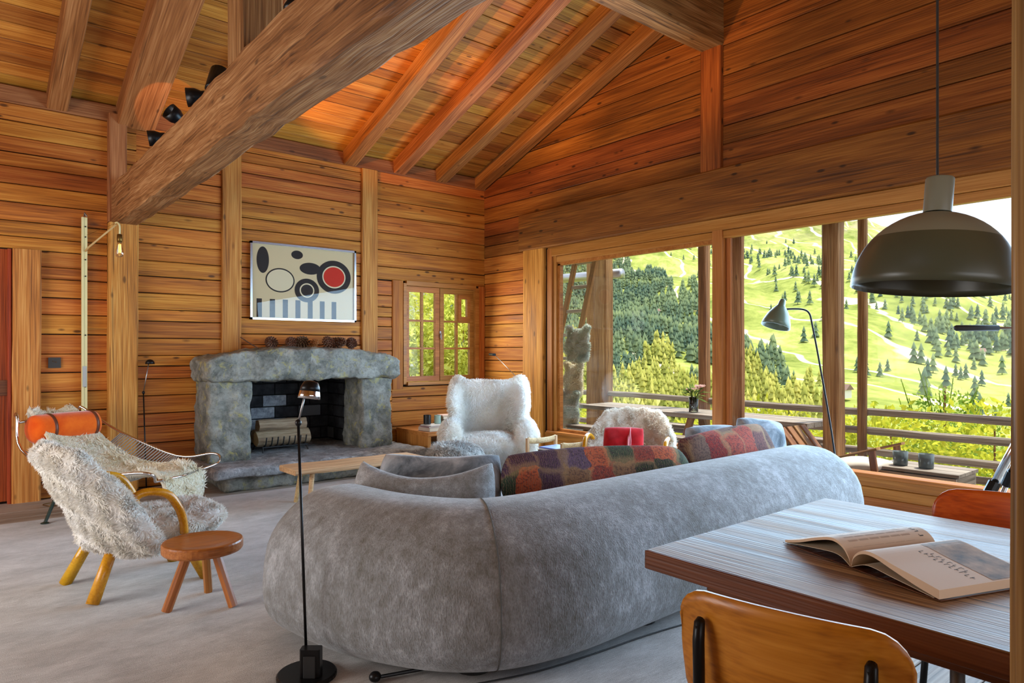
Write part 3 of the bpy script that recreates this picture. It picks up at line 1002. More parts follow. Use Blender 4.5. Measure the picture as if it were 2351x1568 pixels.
# framed print: generic abstract stand-in
pf = thing('framed_print', 'abstract black, cream and red print in a thin silver frame', 'picture', (3.25, 7.752, 2.19))
W_, H_ = 1.29, 0.88
f_ = MB()
for c, d in [((0, 0, H_ / 2 - .012), (W_, 0.035, .024)), ((0, 0, -H_ / 2 + .012), (W_, 0.035, .024)), ((-W_ / 2 + .012, 0, 0), (.024, 0.035, H_)), ((W_ / 2 - .012, 0, 0), (.024, 0.035, H_))]:
    f_.box(c, d)
f_.build('frame', 'silver', pf)
MB().box((0, 0.008, 0), (W_ - .03, 0.008, H_ - .03)).build('sheet', plain('cream_print_paper', S(224, 204, 160), 0.9), pf)
M['pr_black'] = plain('print_black', S(46, 44, 44), 0.9)
M['pr_red'] = plain('print_red', S(206, 52, 36), 0.9)
M['pr_cream'] = plain('print_cream', S(232, 218, 180), 0.9)


def patch(name, poly, mat, lay):
    return MB().prism(poly, 0.0006, lambda q: Vector((q[0], 0.0035 - lay * 0.0007 - q[2], q[1]))).build(name, mat, pf)


def egg(cx_, cz, rx, rz_, rot=0.0, k=0.25, n=36):
    out = []
    for i in range(n):
        a = 2 * PI * i / n
        x, z = rx * math.cos(a) * (1 + k * math.sin(a)), rz_ * math.sin(a)
        out.append((cx_ + x * math.cos(rot) - z * math.sin(rot), cz + x * math.sin(rot) + z * math.cos(rot)))
    return out


for i in range(7):
    x = -.54 + i * .15
    patch('stripe', [(x - .03, -.41), (x + .03, -.41), (x + .03, -.20), (x - .03, -.20)], 'pr_black', 0)
for cx_, cz, rx, rz_ in [(-.50, .24, .07, .15), (-.10, .33, .07, .05), (.06, .18, .13, .07)]:
    patch('blot', egg(cx_, cz, rx, rz_, 0.0, 0.0), 'pr_black', 1)
for cx_, cz, seq in [(-.30, .02, [(.17, .14, 'pr_black'), (.155, .125, 'pr_cream')]), (.36, .10, [(.22, .20, 'pr_black'), (.15, .135, 'pr_cream'), (.135, .12, 'pr_red')]), (.02, -.08, [(.15, .14, 'pr_black'), (.09, .085, 'pr_cream'), (.075, .07, 'pr_black')])]:
    for j, (rx, rz_, m_) in enumerate(seq):
        patch('oval', egg(cx_, cz, rx, rz_, 0.0, 0.0), m_, 2 + j)
MB().box((0, -0.0135, 0), (W_ - .03, 0.003, H_ - .03)).build('glazing', 'picglass', pf)

# ------------------------------------------------------------------ swing-arm wall lamp
wl_ = thing('wall_lamp', 'cream enamelled pole lamp with swing arm and bare filament bulb', 'lamp', (1.02, 7.74, 0))
MB().box((0, 0, 1.45), (0.048, 0.03, 2.48)).build('pole', 'cream', wl_)
MB().box((-0.015, -0.018, 1.45), (0.016, 0.012, 2.48)).build('pole_rib', 'cream', wl_)
for z in (2.60, 2.50, 2.28, 2.12, 1.55, 1.24, 1.05):
    MB().lathe([(0.007, 0), (0.007, 0.006)], 8, (0.008, -0.016, z), (PI / 2, 0, 0)).build('bolt', 'blackmatte', wl_)
MB().box((0, -0.02, 1.15), (0.034, 0.012, 0.20)).build('name_plate', plain('grey_plate', S(176, 176, 172), 0.5), wl_)
MB().tube([(0.0, 0, 2.70), (0.0, -0.03, 2.73), (0.02, -0.02, 2.70)], 0.008, 6).build('hook', 'steel', wl_)
am = MB().tube([(0.005, -0.03, 2.36), (0.03, -0.06, 2.40), (0.20, -0.42, 2.585)], 0.009, 8)
arm = am.build('arm', plain('pale_arm', S(206, 170, 112), 0.4), wl_, True)
MB().tube([(0.02, -0.03, 2.52), (0.20, -0.42, 2.60)], 0.0015, 5).build('stay_wire', 'brass', wl_)
MB().tube(catmull([(0.195, -0.41, 2.60), (0.21, -0.43, 2.605), (0.225, -0.45, 2.57), (0.225, -0.45, 2.49)], 3), 0.008, 8).build('cord', 'cream', wl_, True)
MB().lathe([(0.012, 0.05), (0.022, 0.045), (0.024, 0.0), (0.020, -0.03)], 12, (0.225, -0.45, 2.445)).build('socket', 'brass', wl_, True)
MB().lathe([(0.018, 0.0), (0.022, -0.03), (0.035, -0.08), (0.038, -0.11), (0.028, -0.135), (0.004, -0.147)], 16, (0.225, -0.45, 2.42)).build('bulb', 'clear', wl_, True)
t = NT('glowing_filament')
em = t.n('Emission', {'Color': (1.0, 0.45, 0.08, 1), 'Strength': 6.0})
t.t.links.new(em.outputs[0], t.out.inputs[0])
M['filament'] = t.m
fl = MB()
for dx in (-0.008, 0.002, 0.01):
    fl.tube([(0.225 + dx, -0.45, 2.40), (0.225 + dx, -0.45, 2.32)], 0.002, 5)
fl.build('filament', 'filament', wl_)

sw = thing('wall_switch', 'square dark switch plate with brass toggles on the plank wall', 'switch', (0.783, 7.772, 1.285))
MB().box((0, 0, 0), (0.10, 0.012, 0.10)).build('plate', plain('anthracite_plate', S(54, 50, 46), 0.5), sw)
for dx, dz in ((-0.012, 0.015), (0.012, 0.005)):
    MB().lathe([(0.005, 0), (0.003, 0.02)], 8, (dx, -0.005, dz), (PI / 2, 0, 0)).build('toggle', 'brass', sw)
cb = MB().tube(catmull([(0.80, 7.74, 0.02), (0.84, 7.40, 0.01), (0.72, 7.32, 0.012), (0.66, 7.42, 0.015), (0.78, 7.50, 0.012), (0.92, 7.56, 0.012), (1.02, 7.70, 0.03), (1.02, 7.72, 0.22)], 6), 0.004, 6).build('lamp_cable', 'brass', None, True)
tag(cb, 'thin cable looped on the floor under the cream wall lamp', 'cable')


def reading_lamp(label, base, z_joint, joint_off, head, head_r=0.05, base_r=0.12, box=False, headmat='chrome'):
    t_ = thing('reading_lamp', label, 'lamp', base)
    MB().lathe([(base_r, 0.0), (base_r, 0.012), (base_r - 0.006, 0.018), (0.01, 0.02)], 32, (0, 0, 0)).build('base', 'black', t_, False)
    j = Vector((joint_off[0], joint_off[1], z_joint))
    MB().tube([(0, 0, 0.015), j], 0.0065, 8).build('pole', 'black', t_, True)
    MB().ell(j, (0.014, 0.014, 0.016)).build('joint', 'black', t_, True)
    h = Vector(head)
    MB().tube([j, h], 0.0045, 8).build('arm', 'steel', t_, True)
    return t_, h


rl, hh_ = reading_lamp('slim black floor lamp with chrome cone head in front of the sofa arm', (1.18, 2.80, 0.014), 1.075, (-0.015, 0.055), (0.025, 0.055, 1.235), base_r=0.125)
hd1 = MB().lathe([(0.012, 0.032), (0.03, 0.026), (0.040, 0.005), (0.043, -0.014)], 20, hh_ + Vector((0.012, -0.004, -0.012)), (0, 0.15, 0.3)).build('head', 'black', rl, True)
MB().lathe([(0.043, -0.014), (0.046, -0.03), (0.048, -0.046), (0.044, -0.046), (0.040, -0.014)], 20, hh_ + Vector((0.012, -0.004, -0.012)), (0, 0.15, 0.3), cap=False).build('rim', 'chrome', hd1, True)
bx = beam('transformer', (-0.0, -0.045, 0.02), (-0.0, -0.045, 0.135), 0.085, 0.05, 'black', rl, up=(-0.64, -0.77, 0), ch=0.006)
beam('switch_pad', (-0.017, -0.066, 0.02), (-0.017, -0.066, 0.11), 0.05, 0.008, 'blackmatte', rl, up=(-0.64, -0.77, 0), ch=0.003)
rl2, h2 = reading_lamp('thin dark floor lamp with a half-round head against the plank wall', (1.53, 7.58, 0.0), 0.98, (-0.015, 0.06), (0.03, 0.04, 1.285), base_r=0.09)
MB().lathe([(0.045, -0.02), (0.04, 0.005), (0.025, 0.022), (0.004, 0.028)], 16, h2 + Vector((0.01, 0, 0.0))).build('head', 'black', rl2, True)
rl3, h3 = reading_lamp('small black reading lamp behind the fleecy wing chair', (5.66, 6.70, 0.0), 1.02, (0.03, 0.03), (0.05, 0.58, 1.345), base_r=0.09)
beam('head', h3 + Vector((-0.02, -0.02, 0.0)), h3 + Vector((0.03, 0.13, 0.005)), 0.05, 0.035, 'black', rl3, ch=0.012)

# ------------------------------------------------------------------ sofa
t = NT('grey_velvet')
p = t.coord()
a = t.noise(p, 2.2, 6, 0.7, 0.4)
b = t.noise(t.map(p, (1, 1, 0.6)), 22, 5, 0.75, 0.2)
c_ = t.noise(t.map(p, (1, 1, 0.45)), 150, 2, 0.6)
mm = t.math('ADD', t.math('MULTIPLY', a, 0.5), t.math('MULTIPLY', b, 0.5))
col = t.ramp(mm, [(0.35, S(116, 114, 108)), (0.5, S(150, 152, 154)), (0.63, S(190, 193, 198))])
col = t.mix(t.rng(c_, 0.45, 0.7, 0.0, 0.45), col, S(100, 98, 94))
M['velvet'] = t.pbr(Base_Color=col, Roughness=0.85, Normal=t.bump(t.math('ADD', c_, t.math('MULTIPLY', b, 0.6)), 0.7, 0.006), Sheen_Weight=0.45, Sheen_Roughness=0.35, Specular_IOR_Level=0.15)
t = NT('blue_grey_velvet')
p = t.coord()
a = t.noise(p, 5, 5, 0.65, 0.5)
col = t.ramp(a, [(0.36, S(84, 92, 100)), (0.5, S(126, 134, 142)), (0.64, S(172, 178, 186))])
M['velvet_dark'] = t.pbr(Base_Color=col, Roughness=0.85, Normal=t.bump(t.noise(p, 150, 2), 0.5, 0.005), Sheen_Weight=0.5, Sheen_Roughness=0.35, Specular_IOR_Level=0.15)

SO = Vector((3.2, 2.8, 0.0))
sofa = thing('sofa', 'long curved grey velvet sofa seen from behind', 'sofa', SO)


def egg_ring(c, nrm_, half, z0, z1, n=40, e=3.0, lean=0.0, scale=1.0):
    zc, hz = (z0 + z1) / 2, (z1 - z0) / 2
    out = []
    for i in range(n):
        a = 2 * PI * i / n
        ca, sa = math.cos(a), math.sin(a)
        x = math.copysign(abs(ca) ** (2 / e), ca) * half * scale
        z = math.copysign(abs(sa) ** (2 / e), sa) * hz * scale
        # belly low, narrower towards the crown
        x *= 1.0 - 0.34 * max(0, sa) ** 1.5
        pnt = c + nrm_ * (x + lean * (z + hz) ) + Vector((0, 0, zc + z))
        out.append(pnt)
    return out


path = catmull([(4.87, 2.42, 0), (4.3, 2.42, 0), (3.4, 2.41, 0), (2.6, 2.395, 0), (2.12, 2.395, 0), (1.80, 2.51, 0), (1.58, 2.86, 0), (1.49, 3.28, 0)], 7)
rings = []
m_ = len(path)
for i, c in enumerate(path):
    T = (path[min(i + 1, m_ - 1)] - path[max(i - 1, 0)]).normalized()
    Nn = Vector((T.y, -T.x, 0))  # points to the seat side
    rings.append((c, Nn, T))
allr = []
capn = 6
c0, N0, T0 = rings[0]
for k in range(capn):
    a = PI / 2 * k / capn
    allr.append(egg_ring(c0 - T0 * 0.20 * math.cos(a) - SO, N0, 0.36, 0.02, 0.705, scale=max(0.05, math.sin(a)) ** 0.8, lean=0.10))
for c, Nn, T in rings:
    allr.append(egg_ring(c - SO, Nn, 0.36, 0.02, 0.705, lean=0.10))
c1, N1, T1 = rings[-1]
for k in range(capn - 1, -1, -1):
    a = PI / 2 * k / capn
    allr.append(egg_ring(c1 + T1 * 0.22 * math.cos(a) - SO, N1, 0.36, 0.02, 0.705, scale=max(0.05, math.sin(a)) ** 0.8, lean=0.10))
sh = MB().loft(allr)
shell = sh.build('backrest', 'velvet', sofa, True)
# vertical seam where back and arm panels meet
ks = 33
c, Nn, T = rings[ks]
rg = [q for q in egg_ring(c - SO, Nn, 0.362, 0.018, 0.707, lean=0.10)]
out_half = [rg[i] for i in range(9, 33)]
MB().tube(out_half, 0.0028, 6).build('seam', plain('seam_thread', S(92, 90, 86), 0.9), shell, True)
st = MB()
seat_poly = [(4.95, 2.60), (2.4, 2.62), (1.95, 2.85), (1.78, 3.2), (1.80, 3.62), (2.2, 3.72), (4.9, 3.62), (5.05, 3.3)]
for k, (z, inset) in enumerate([(0.09, 0.06), (0.12, 0.01), (0.33, 0.0), (0.40, 0.03), (0.43, 0.10)]):
    cx_, cy_ = 3.4, 3.1
    sp = catmull([(cx_ + (x - cx_) * (1 - inset * 0.6), cy_ + (yy - cy_) * (1 - inset * 1.5), z) for x, yy in seat_poly], 5, True)
    if k == 0:
        seat_r = []
    seat_r.append([q - SO for q in sp])
st.loft(seat_r)
st.build('seat', 'velvet', sofa, True)
for x, yy in ((1.78, 2.42), (2.75, 2.30), (4.4, 2.40), (1.85, 3.45), (4.6, 3.45)):
    MB().lathe([(0.085, 0.012), (0.09, 0.05), (0.09, 0.095)], 20, Vector((x, yy, 0.0)) - SO).build('foot', 'blackmatte', sofa)


def cushion(label, mat, loc, size, rot, group='cushions on the sofa', seed=0, pinch=0.08, sag=0.0, piping=None, cat='cushion'):
    o = put('cushion', pillow_mesh(*size, seed=seed, pinch=pinch, sag=sag, fat=0.4), mat)
    o.location = loc
    o.rotation_euler = rot
    return tag(o, label, cat, group)


# kilim materials
def kilim(name, cols, nx_, seed):
    t = NT(name)
    p = t.coord()
    wob_ = t.n('VectorMath', {0: t.n('TexNoise', {'Vector': p, 'Scale': 9.0, 'Detail': 3.0}).outputs['Color'], 1: (0.10, 0.10, 0.0)}, operation='MULTIPLY').outputs[0]
    mp = t.map(t.n('VectorMath', {0: p, 1: wob_}, operation='ADD').outputs[0], (nx_, nx_ * 0.7, 0.001), (seed, seed * 0.7, 0))
    v = t.n('TexVoronoi', {'Vector': mp, 'Scale': 1.0, 'Randomness': 0.35}, distance='CHEBYCHEV')
    r = t.n('SeparateColor', {0: v.outputs['Color']}).outputs[0]
    x = t.n('ValToRGB', {'Fac': r})
    x.color_ramp.interpolation = 'CONSTANT'
    e = x.color_ramp.elements
    e[0].position, e[0].color = 0.0, cols[0]
    e[1].position, e[1].color = 1 / len(cols), cols[1]
    for i, cc in enumerate(cols[2:]):
        e.new((i + 2) / len(cols)).color = cc
    base = x.outputs[0]
    st_ = t.n('TexWave', {'Vector': t.map(p, (1, 1, 0.001)), 'Scale': 28.0, 'Distortion': 6.0, 'Detail': 3.0, 'Detail Scale': 2.0}).outputs['Fac']
    base = t.mix(t.rng(st_, 0.45, 0.9, 0.0, 0.45), base, S(150, 128, 104))
    fleck = t.noise(p, 70, 3, 0.6)
    base = t.mix(t.rng(fleck, 0.48, 0.62, 0, 0.65), base, S(70, 60, 66))
    edge = t.rng(v.outputs['Distance'], 0.40, 0.50, 0.0, 0.35)
    base = t.mix(edge, base, S(180, 150, 110))
    return t.pbr(Base_Color=base, Roughness=0.95, Normal=t.bump(t.noise(p, 120, 2), 0.6, 0.005), Specular_IOR_Level=0.1)


M['kilim1'] = kilim('patchwork_kilim', [S(46, 60, 48), S(84, 62, 86), S(192, 96, 66), S(106, 92, 100), S(134, 102, 78), S(150, 64, 58), S(60, 82, 66), S(98, 80, 108)], 6.5, 3.1)
M['kilim2'] = kilim('red_kilim', [S(138, 40, 46), S(104, 66, 70), S(164, 72, 64), S(86, 60, 60), S(146, 46, 50), S(120, 96, 88)], 6.0, 8.2)

cushion('grey velvet cushion with slumped top, nearest the left arm of the sofa', 'velvet', (2.03, 3.22, 0.575), (0.86, 0.50, 0.32), (math.radians(66), 0, math.radians(-44)), seed=1, sag=0.24)
cushion('blue-grey velvet cushion lying behind the slumped grey one on the sofa', 'velvet_dark', (2.29, 3.46, 0.565), (0.82, 0.50, 0.28), (math.radians(62), 0, math.radians(-44)), seed=2, sag=0.08)
cushion('long patchwork kilim cushion in green, violet and orange along the sofa back', 'kilim1', (3.12, 2.92, 0.60), (1.32, 0.42, 0.27), (math.radians(64), 0, math.radians(-22)), seed=3, pinch=0.03)
cushion('red patterned kilim cushion near the far end of the sofa', 'kilim2', (4.45, 2.86, 0.615), (1.05, 0.46, 0.24), (math.radians(68), math.radians(-3), math.radians(-4)), seed=4, pinch=0.05)
cushion('dark grey cushion peeking out behind the red kilim cushion', 'velvet_dark', (4.72, 3.16, 0.60), (0.52, 0.46, 0.18), (math.radians(66), 0, math.radians(-20)), seed=5)
cushion('sage grey cushion standing at the far end of the sofa', 'velvet_dark', (4.99, 2.92, 0.64), (0.46, 0.48, 0.17), (math.radians(70), math.radians(8), math.radians(-25)), seed=6)


# ------------------------------------------------------------------ shearling armchair with bent yellow arms (two)
def clam_chair(label, loc, rz, fur, seed, nfur, group='shearling armchairs with yellow arms'):
    ch = thing('armchair', label, 'armchair', loc, rz, group)
    # seat
    mb = MB()
    mb.ell((0, 0.10, 0.345), (0.36, 0.36, 0.085), n=18)
    mb.ell((0, 0.34, 0.36), (0.31, 0.15, 0.085), n=16)
    mb.ell((0, -0.12, 0.33), (0.30, 0.20, 0.09), n=16)
    seat_me = organic(mb, 0.022, 6)
    put('seat', seat_me, fur, ch)
    # clam-shaped back
    mb = MB()
    for i in range(11):
        fi = -1 + 2 * i / 10
        ang = fi * 1.15
        for k in range(9):
            hgt = k / 8
            wide = 0.29 + 0.11 * math.sin(PI * min(1, hgt * 0.9 + 0.12))
            yb_ = -0.20 - 0.26 * hgt
            top = 0.82 - 0.07 * abs(fi) ** 5
            z = 0.30 + (top - 0.30) * hgt
            x = math.sin(ang) / math.sin(1.15) * wide
            yy = yb_ + (1 - math.cos(ang)) * 0.30 * (1 - 0.35 * hgt)
            mb.ell((x, yy, z), (0.068, 0.068, 0.068), n=8, m=6)
    back_me = organic(mb, 0.022, 9)
    put('backrest', back_me, fur, ch)
    fleece('fleece', seat_me, fur, ch, nfur, 0.030, 0.006, 0.2, 1.3, 6.0, seed)
    fleece('fleece', back_me, fur, ch, int(nfur * 1.7), 0.028, 0.006, 0.3, 1.3, 6.0, seed + 1)
    for s_ in (-1, 1):
        pts = catmull([(s_ * 0.31, -0.20, 0.47), (s_ * 0.36, -0.17, 0.55), (s_ * 0.385, -0.10, 0.61), (s_ * 0.39, 0.02, 0.59), (s_ * 0.385, 0.085, 0.51), (s_ * 0.375, 0.12, 0.42), (s_ * 0.37, 0.13, 0.34)], 5)
        MB().tube(pts, 0.023, 12).build('armrest', 'yellow', ch, True)
        for f_ in (-1, 1):
            MB().tube([(s_ * 0.17, f_ * 0.17, 0.32), (s_ * 0.25, f_ * 0.31, 0.014)], [0.030, 0.034], 14).build('leg', 'yellow', ch, True)
    return ch


clam_chair('cream shearling armchair with bent yellow arms beside the round stool', (0.88, 4.62, 0), math.radians(-82), 'fur_white', 11, 52000)
clam_chair('far beige shearling armchair with yellow arms holding a red cushion', (5.02, 4.36, 0), math.radians(118), 'fur_tan', 21, 18000).scale = (1, 1, 0.92)
rc = put('cushion', pillow_mesh(0.42, 0.34, 0.12, seed=9), 'red')
rc.location = (4.93, 4.31, 0.53)
rc.rotation_euler = (math.radians(62), 0, math.radians(-62 + 8))
tag(rc, 'red cushion with a pale band on the far armchair', 'cushion')
bd = MB()
for sg in (1, -1):
    pass
band = put('band', pillow_mesh(0.05, 0.30, 0.128, seed=9, pinch=0.0), plain('pale_pink_band', S(206, 120, 124), 0.9), rc)
band.location = (0.06, 0, 0.002)

# ------------------------------------------------------------------ wing chair and pouf
wc = thing('wing_chair', 'long-haired ivory fleece wing chair by the corner window', 'armchair', (4.70, 6.10, 0), math.radians(142))
wc.scale = (0.93, 0.93, 0.96)
mb = MB()
mb.box((0, 0.06, 0.27), (0.74, 0.76, 0.36)).ell((0, 0.40, 0.38), (0.36, 0.12, 0.10)).ell((0, 0.10, 0.43), (0.36, 0.36, 0.07))
mb.box((0, -0.36, 0.70), (0.74, 0.18, 0.78), (math.radians(-9), 0, 0))
for s_ in (-1, 1):
    mb.ell((s_ * 0.37, -0.34, 0.92), (0.13, 0.17, 0.24), (0, s_ * 0.12, 0))
    mb.ell((s_ * 0.39, -0.22, 0.82), (0.075, 0.24, 0.26), (0, s_ * 0.10, s_ * -0.25))
    mb.tube([(s_ * 0.44, -0.30, 0.53), (s_ * 0.455, 0.05, 0.55), (s_ * 0.455, 0.36, 0.52), (s_ * 0.45, 0.43, 0.46)], [0.10, 0.115, 0.12, 0.09], 14)
    mb.box((s_ * 0.44, 0.07, 0.30), (0.17, 0.74, 0.42))
    mb.ell((s_ * 0.45, 0.40, 0.38), (0.10, 0.10, 0.22))
body = organic(mb, 0.03, 10)
put('body', body, 'fur_white', wc)
fleece('fleece', body, 'fur_white', wc, 60000, 0.055, 0.006, 0.9, 0.55, 2.0, 31)
for sx in (-1, 1):
    for sy in (-0.28, 0.36):
        MB().lathe([(0.022, 0), (0.03, 0.11)], 10, (sx * 0.32, sy, 0)).build('leg', 'tableedge', wc)
pf_ = thing('pouf', 'round shaggy white and grey fleece pouf before the wing chair', 'pouf', (3.95, 5.68, 0))
mb = MB().ell((0, 0, 0.24), (0.30, 0.30, 0.225), n=20, m=12)
pm = organic(mb, 0.03, 4)
put('body', pm, 'fur_mix', pf_)
fleece('fleece', pm, 'fur_mix', pf_, 24000, 0.075, 0.007, 0.6, 0.8, 2.5, 41)

# ------------------------------------------------------------------ low cabinet with books
cab = thing('side_cabinet', 'low open orange-wood cabinet between fireplace and wing chair', 'cabinet', (4.86, 7.36, 0))
beam('top_panel', (-0.40, 0, 0.385), (0.40, 0, 0.385), 0.76, 0.05, 'cabinet', cab, ch=0.004)
beam('side_panel', (-0.375, 0, 0.0), (-0.375, 0, 0.36), 0.74, 0.05, 'cabinet', cab, up=(1, 0, 0), ch=0.004)
beam('side_panel', (0.375, 0, 0.0), (0.375, 0, 0.36), 0.74, 0.05, 'cabinet', cab, up=(1, 0, 0), ch=0.004)
beam('back_panel', (-0.35, 0.355, 0.18), (0.35, 0.355, 0.18), 0.02, 0.35, 'cabinet', cab, ch=0.003)
beam('shelf', (-0.35, 0, 0.05), (0.35, 0, 0.05), 0.70, 0.03, 'cabinet', cab, ch=0.003)


def book(label, c, size, rz, cover, group):
    b_ = thing('book', label, 'book', c, rz, group)
    w, d, h = size
    m_ = M.setdefault('cover_' + '_'.join(map(str, cover)), plain('cover_' + '_'.join(map(str, cover)), S(*cover), 0.5))
    MB().box((0, 0, h / 2), (w - 0.008, d - 0.008, h - 0.006)).build('pages', 'paper', b_)
    MB().box((0, 0, 0.0015), (w, d, 0.003)).box((0, 0, h - 0.0015), (w, d, 0.003)).box((-w / 2 + 0.0015, 0, h / 2), (0.003, d, h)).build('cover', m_, b_)
    return b_


def stack(c, items, group):
    z = c[2]
    for label, (w, d, h), rz, cover in items:
        book(label, (c[0], c[1], z), (w, d, h), rz, cover, group)
        z += h
    return z


zt = stack((4.66, 7.16, 0.412), [('thick pale grey book at the bottom of the front stack on the cabinet', (0.30, 0.24, 0.045), 0.05, (196, 184, 172)),
                                 ('thin book with mauve cover under the white one on the cabinet', (0.28, 0.23, 0.016), -0.04, (160, 130, 140)),
                                 ('white paperback on top of the front stack on the cabinet', (0.26, 0.20, 0.012), 0.12, (226, 220, 214))], 'books on the low cabinet')
stack((4.93, 7.26, 0.412), [('terracotta book at the bottom of the right-hand stack on the cabinet', (0.30, 0.24, 0.05), 0.0, (176, 92, 56)),
                            ('dark grey book second from the bottom in the right-hand stack', (0.28, 0.22, 0.03), 0.06, (90, 84, 86)),
                            ('white book in the middle of the right-hand stack', (0.27, 0.21, 0.025), -0.05, (220, 214, 206)),
                            ('taupe book near the top of the right-hand stack', (0.27, 0.21, 0.022), 0.10, (150, 126, 112)),
                            ('mustard book second from the top of the right-hand stack', (0.26, 0.20, 0.03), 0.0, (164, 140, 106)),
                            ('pale pink book on top of the right-hand stack', (0.22, 0.17, 0.015), -0.12, (222, 186, 172))], 'books on the low cabinet')
stack((4.90, 7.30, 0.066), [('beige magazine at the bottom inside the low cabinet', (0.40, 0.30, 0.03), 0.0, (190, 176, 156)),
                            ('white magazine in the middle of the pile inside the low cabinet', (0.38, 0.28, 0.04), 0.06, (224, 218, 206)),
                            ('grey book on the pile inside the low cabinet', (0.36, 0.28, 0.05), -0.05, (150, 146, 140)),
                            ('cream book topmost inside the low cabinet', (0.34, 0.26, 0.04), 0.04, (216, 204, 182))], 'books inside the low cabinet')


def jar(label, c, r, h, col, name):
    j = thing('candle_jar', label, 'candle', c)
    MB().lathe([(r * 0.9, 0.0), (r, 0.008), (r, h), (r - 0.004, h), (r - 0.004, h * 0.7)], 24).build('jar', plain(name, col, 0.25), j, False)
    MB().lathe([(0.001, h * 0.68), (r - 0.004, h * 0.7)], 20).build('wax', 'paper', j)
    MB().tube([(0, 0, h * 0.69), (0, 0, h * 0.82)], 0.0015, 5).build('wick', 'blackmatte', j)
    return j


jar('black candle jar standing on the books', (4.60, 7.22, zt), 0.048, 0.115, (0.01, 0.01, 0.012, 1), 'black_candle_glass')
jar('pale green candle jar beside the black one', (4.74, 7.20, zt), 0.042, 0.105, S(150, 178, 166), 'green_candle_glass')
cf = MB().lathe([(0.05, 0.0), (0.055, 0.01), (0.06, 0.09), (0.045, 0.17), (0.03, 0.2), (0.028, 0.2), (0.042, 0.165), (0.056, 0.09), (0.05, 0.012)], 24, (5.18, 7.42, 0.412)).build('glass_carafe', 'clear', None, True)
tag(cf, 'empty clear glass vessel on the cabinet behind the wing chair', 'vase')

# ------------------------------------------------------------------ magazine rack behind the sofa
mr = thing('magazine_rack', 'low wooden magazine rack with two curved end rails', 'magazine rack', (4.84, 5.10, 0), math.radians(90))
for x in (-0.26, 0.26):
    MB().tube(catmull([(x, -0.20, 0.47), (x, -0.1, 0.455), (x, 0.1, 0.455), (x, 0.20, 0.47)], 4), 0.03, 8, flat=(1.0, 0.4)).build('end_rail', 'benchwood', mr, True)
    for yy in (-0.20, 0.20):
        beam('leg', (x, yy, 0.0), (x, yy, 0.49), 0.03, 0.035, 'benchwood', mr, up=(0, 1, 0), ch=0.004)
for yy in (-0.18, 0.18):
    beam('side_rail', (-0.26, yy, 0.30), (0.26, yy, 0.30), 0.02, 0.04, 'benchwood', mr, ch=0.004)
beam('shelf', (-0.25, 0, 0.29), (0.25, 0, 0.29), 0.36, 0.016, 'benchwood', mr, ch=0.003)
mz = 0.30
for k, (lb, col_, h) in enumerate([('grey magazine at the bottom of the wooden rack', (150, 146, 142), 0.03), ('beige magazine second from the bottom of the wooden rack', (206, 196, 178), 0.022), ('dark magazine in the middle of the wooden rack', (70, 66, 66), 0.02), ('white magazine second from the top of the wooden rack', (226, 226, 230), 0.02), ('blue and white magazine on top of the wooden rack', (112, 128, 206), 0.012)]):
    book(lb, (4.84 + 0.01 * k, 5.10, mz), (0.27, 0.38, h), math.radians(random.uniform(-6, 6)), col_, 'magazines in the wooden rack')
    mz += h

# ------------------------------------------------------------------ bench before the fire
bn = thing('bench', 'low pale rustic bench with splayed legs before the hearth', 'bench', (2.98, 5.93, 0))
beam('seat_plank', (-0.66, 0, 0.335), (0.66, 0, 0.335), 0.38, 0.05, 'benchwood', bn, ch=0.014, wob=0.004, seg=10)
for x in (-0.48, 0.48):
    for yy in (-0.12, 0.12):
        MB().tube([(x, yy, 0.315), (x * 1.09, yy * 1.25, 0.014)], [0.024, 0.020], 8).build('leg', 'benchwood', bn)

# ------------------------------------------------------------------ round three-legged stool
sl = thing('stool', 'small round three-legged cherry-wood stool beside the shearling armchair', 'stool', (1.08, 3.97, 0))
MB().lathe([(0.15, 0.300), (0.20, 0.305), (0.207, 0.315), (0.207, 0.352), (0.202, 0.360), (0.188, 0.362), (0.12, 0.355), (0.002, 0.353)], 48).build('seat', 'stoolwood', sl, False)
for fx, fy in ((-0.179, -0.01), (0.108, -0.152), (0.075, 0.168)):
    d = Vector((fx, fy, 0))
    beam('leg', d * 0.42 + Vector((0, 0, 0.31)), d * 1.04 + Vector((0, 0, 0.014)), 0.048, 0.042, 'stoolwood', sl, up=(-fy, fx, 0), ch=0.012)

# ------------------------------------------------------------------ steel rope lounge chair
RC = Vector((1.10, 6.75, 0))
rp = thing('rope_chair', 'low steel and rope lounge chair with sheepskin throw against the wall', 'lounge chair', RC)


def L(pts):
    return [Vector(q) - RC for q in pts]


far = [(0.93, 7.49, 0.83), (0.945, 7.52, 0.865), (0.985, 7.50, 0.86), (1.255, 7.25, 0.635), (1.63, 6.82, 0.432), (1.88, 6.62, 0.452), (1.93, 6.53, 0.42), (1.86, 6.42, 0.385), (1.70, 6.33, 0.36)]
near = [(0.46, 7.03, 0.80), (0.44, 7.05, 0.855), (0.445, 7.0, 0.85), (0.47, 6.93, 0.58), (0.72, 6.55, 0.40), (0.98, 6.10, 0.43), (1.16, 5.92, 0.45), (1.24, 5.90, 0.42), (1.27, 5.98, 0.36)]
MB().tube(catmull(L(far), 5), 0.0115, 10).build('frame_tube', 'chrome', rp, True)
MB().tube(catmull(L(near), 5), 0.0115, 10).build('frame_tube', 'chrome', rp, True)
MB().tube(L([(1.27, 5.98, 0.36), (1.50, 6.15, 0.35), (1.70, 6.33, 0.36)]), 0.0115, 10).build('front_tube', 'chrome', rp, True)
MB().tube(L([(0.46, 7.03, 0.80), (0.93, 7.49, 0.83)]), 0.0115, 10).build('head_tube', 'chrome', rp, True)
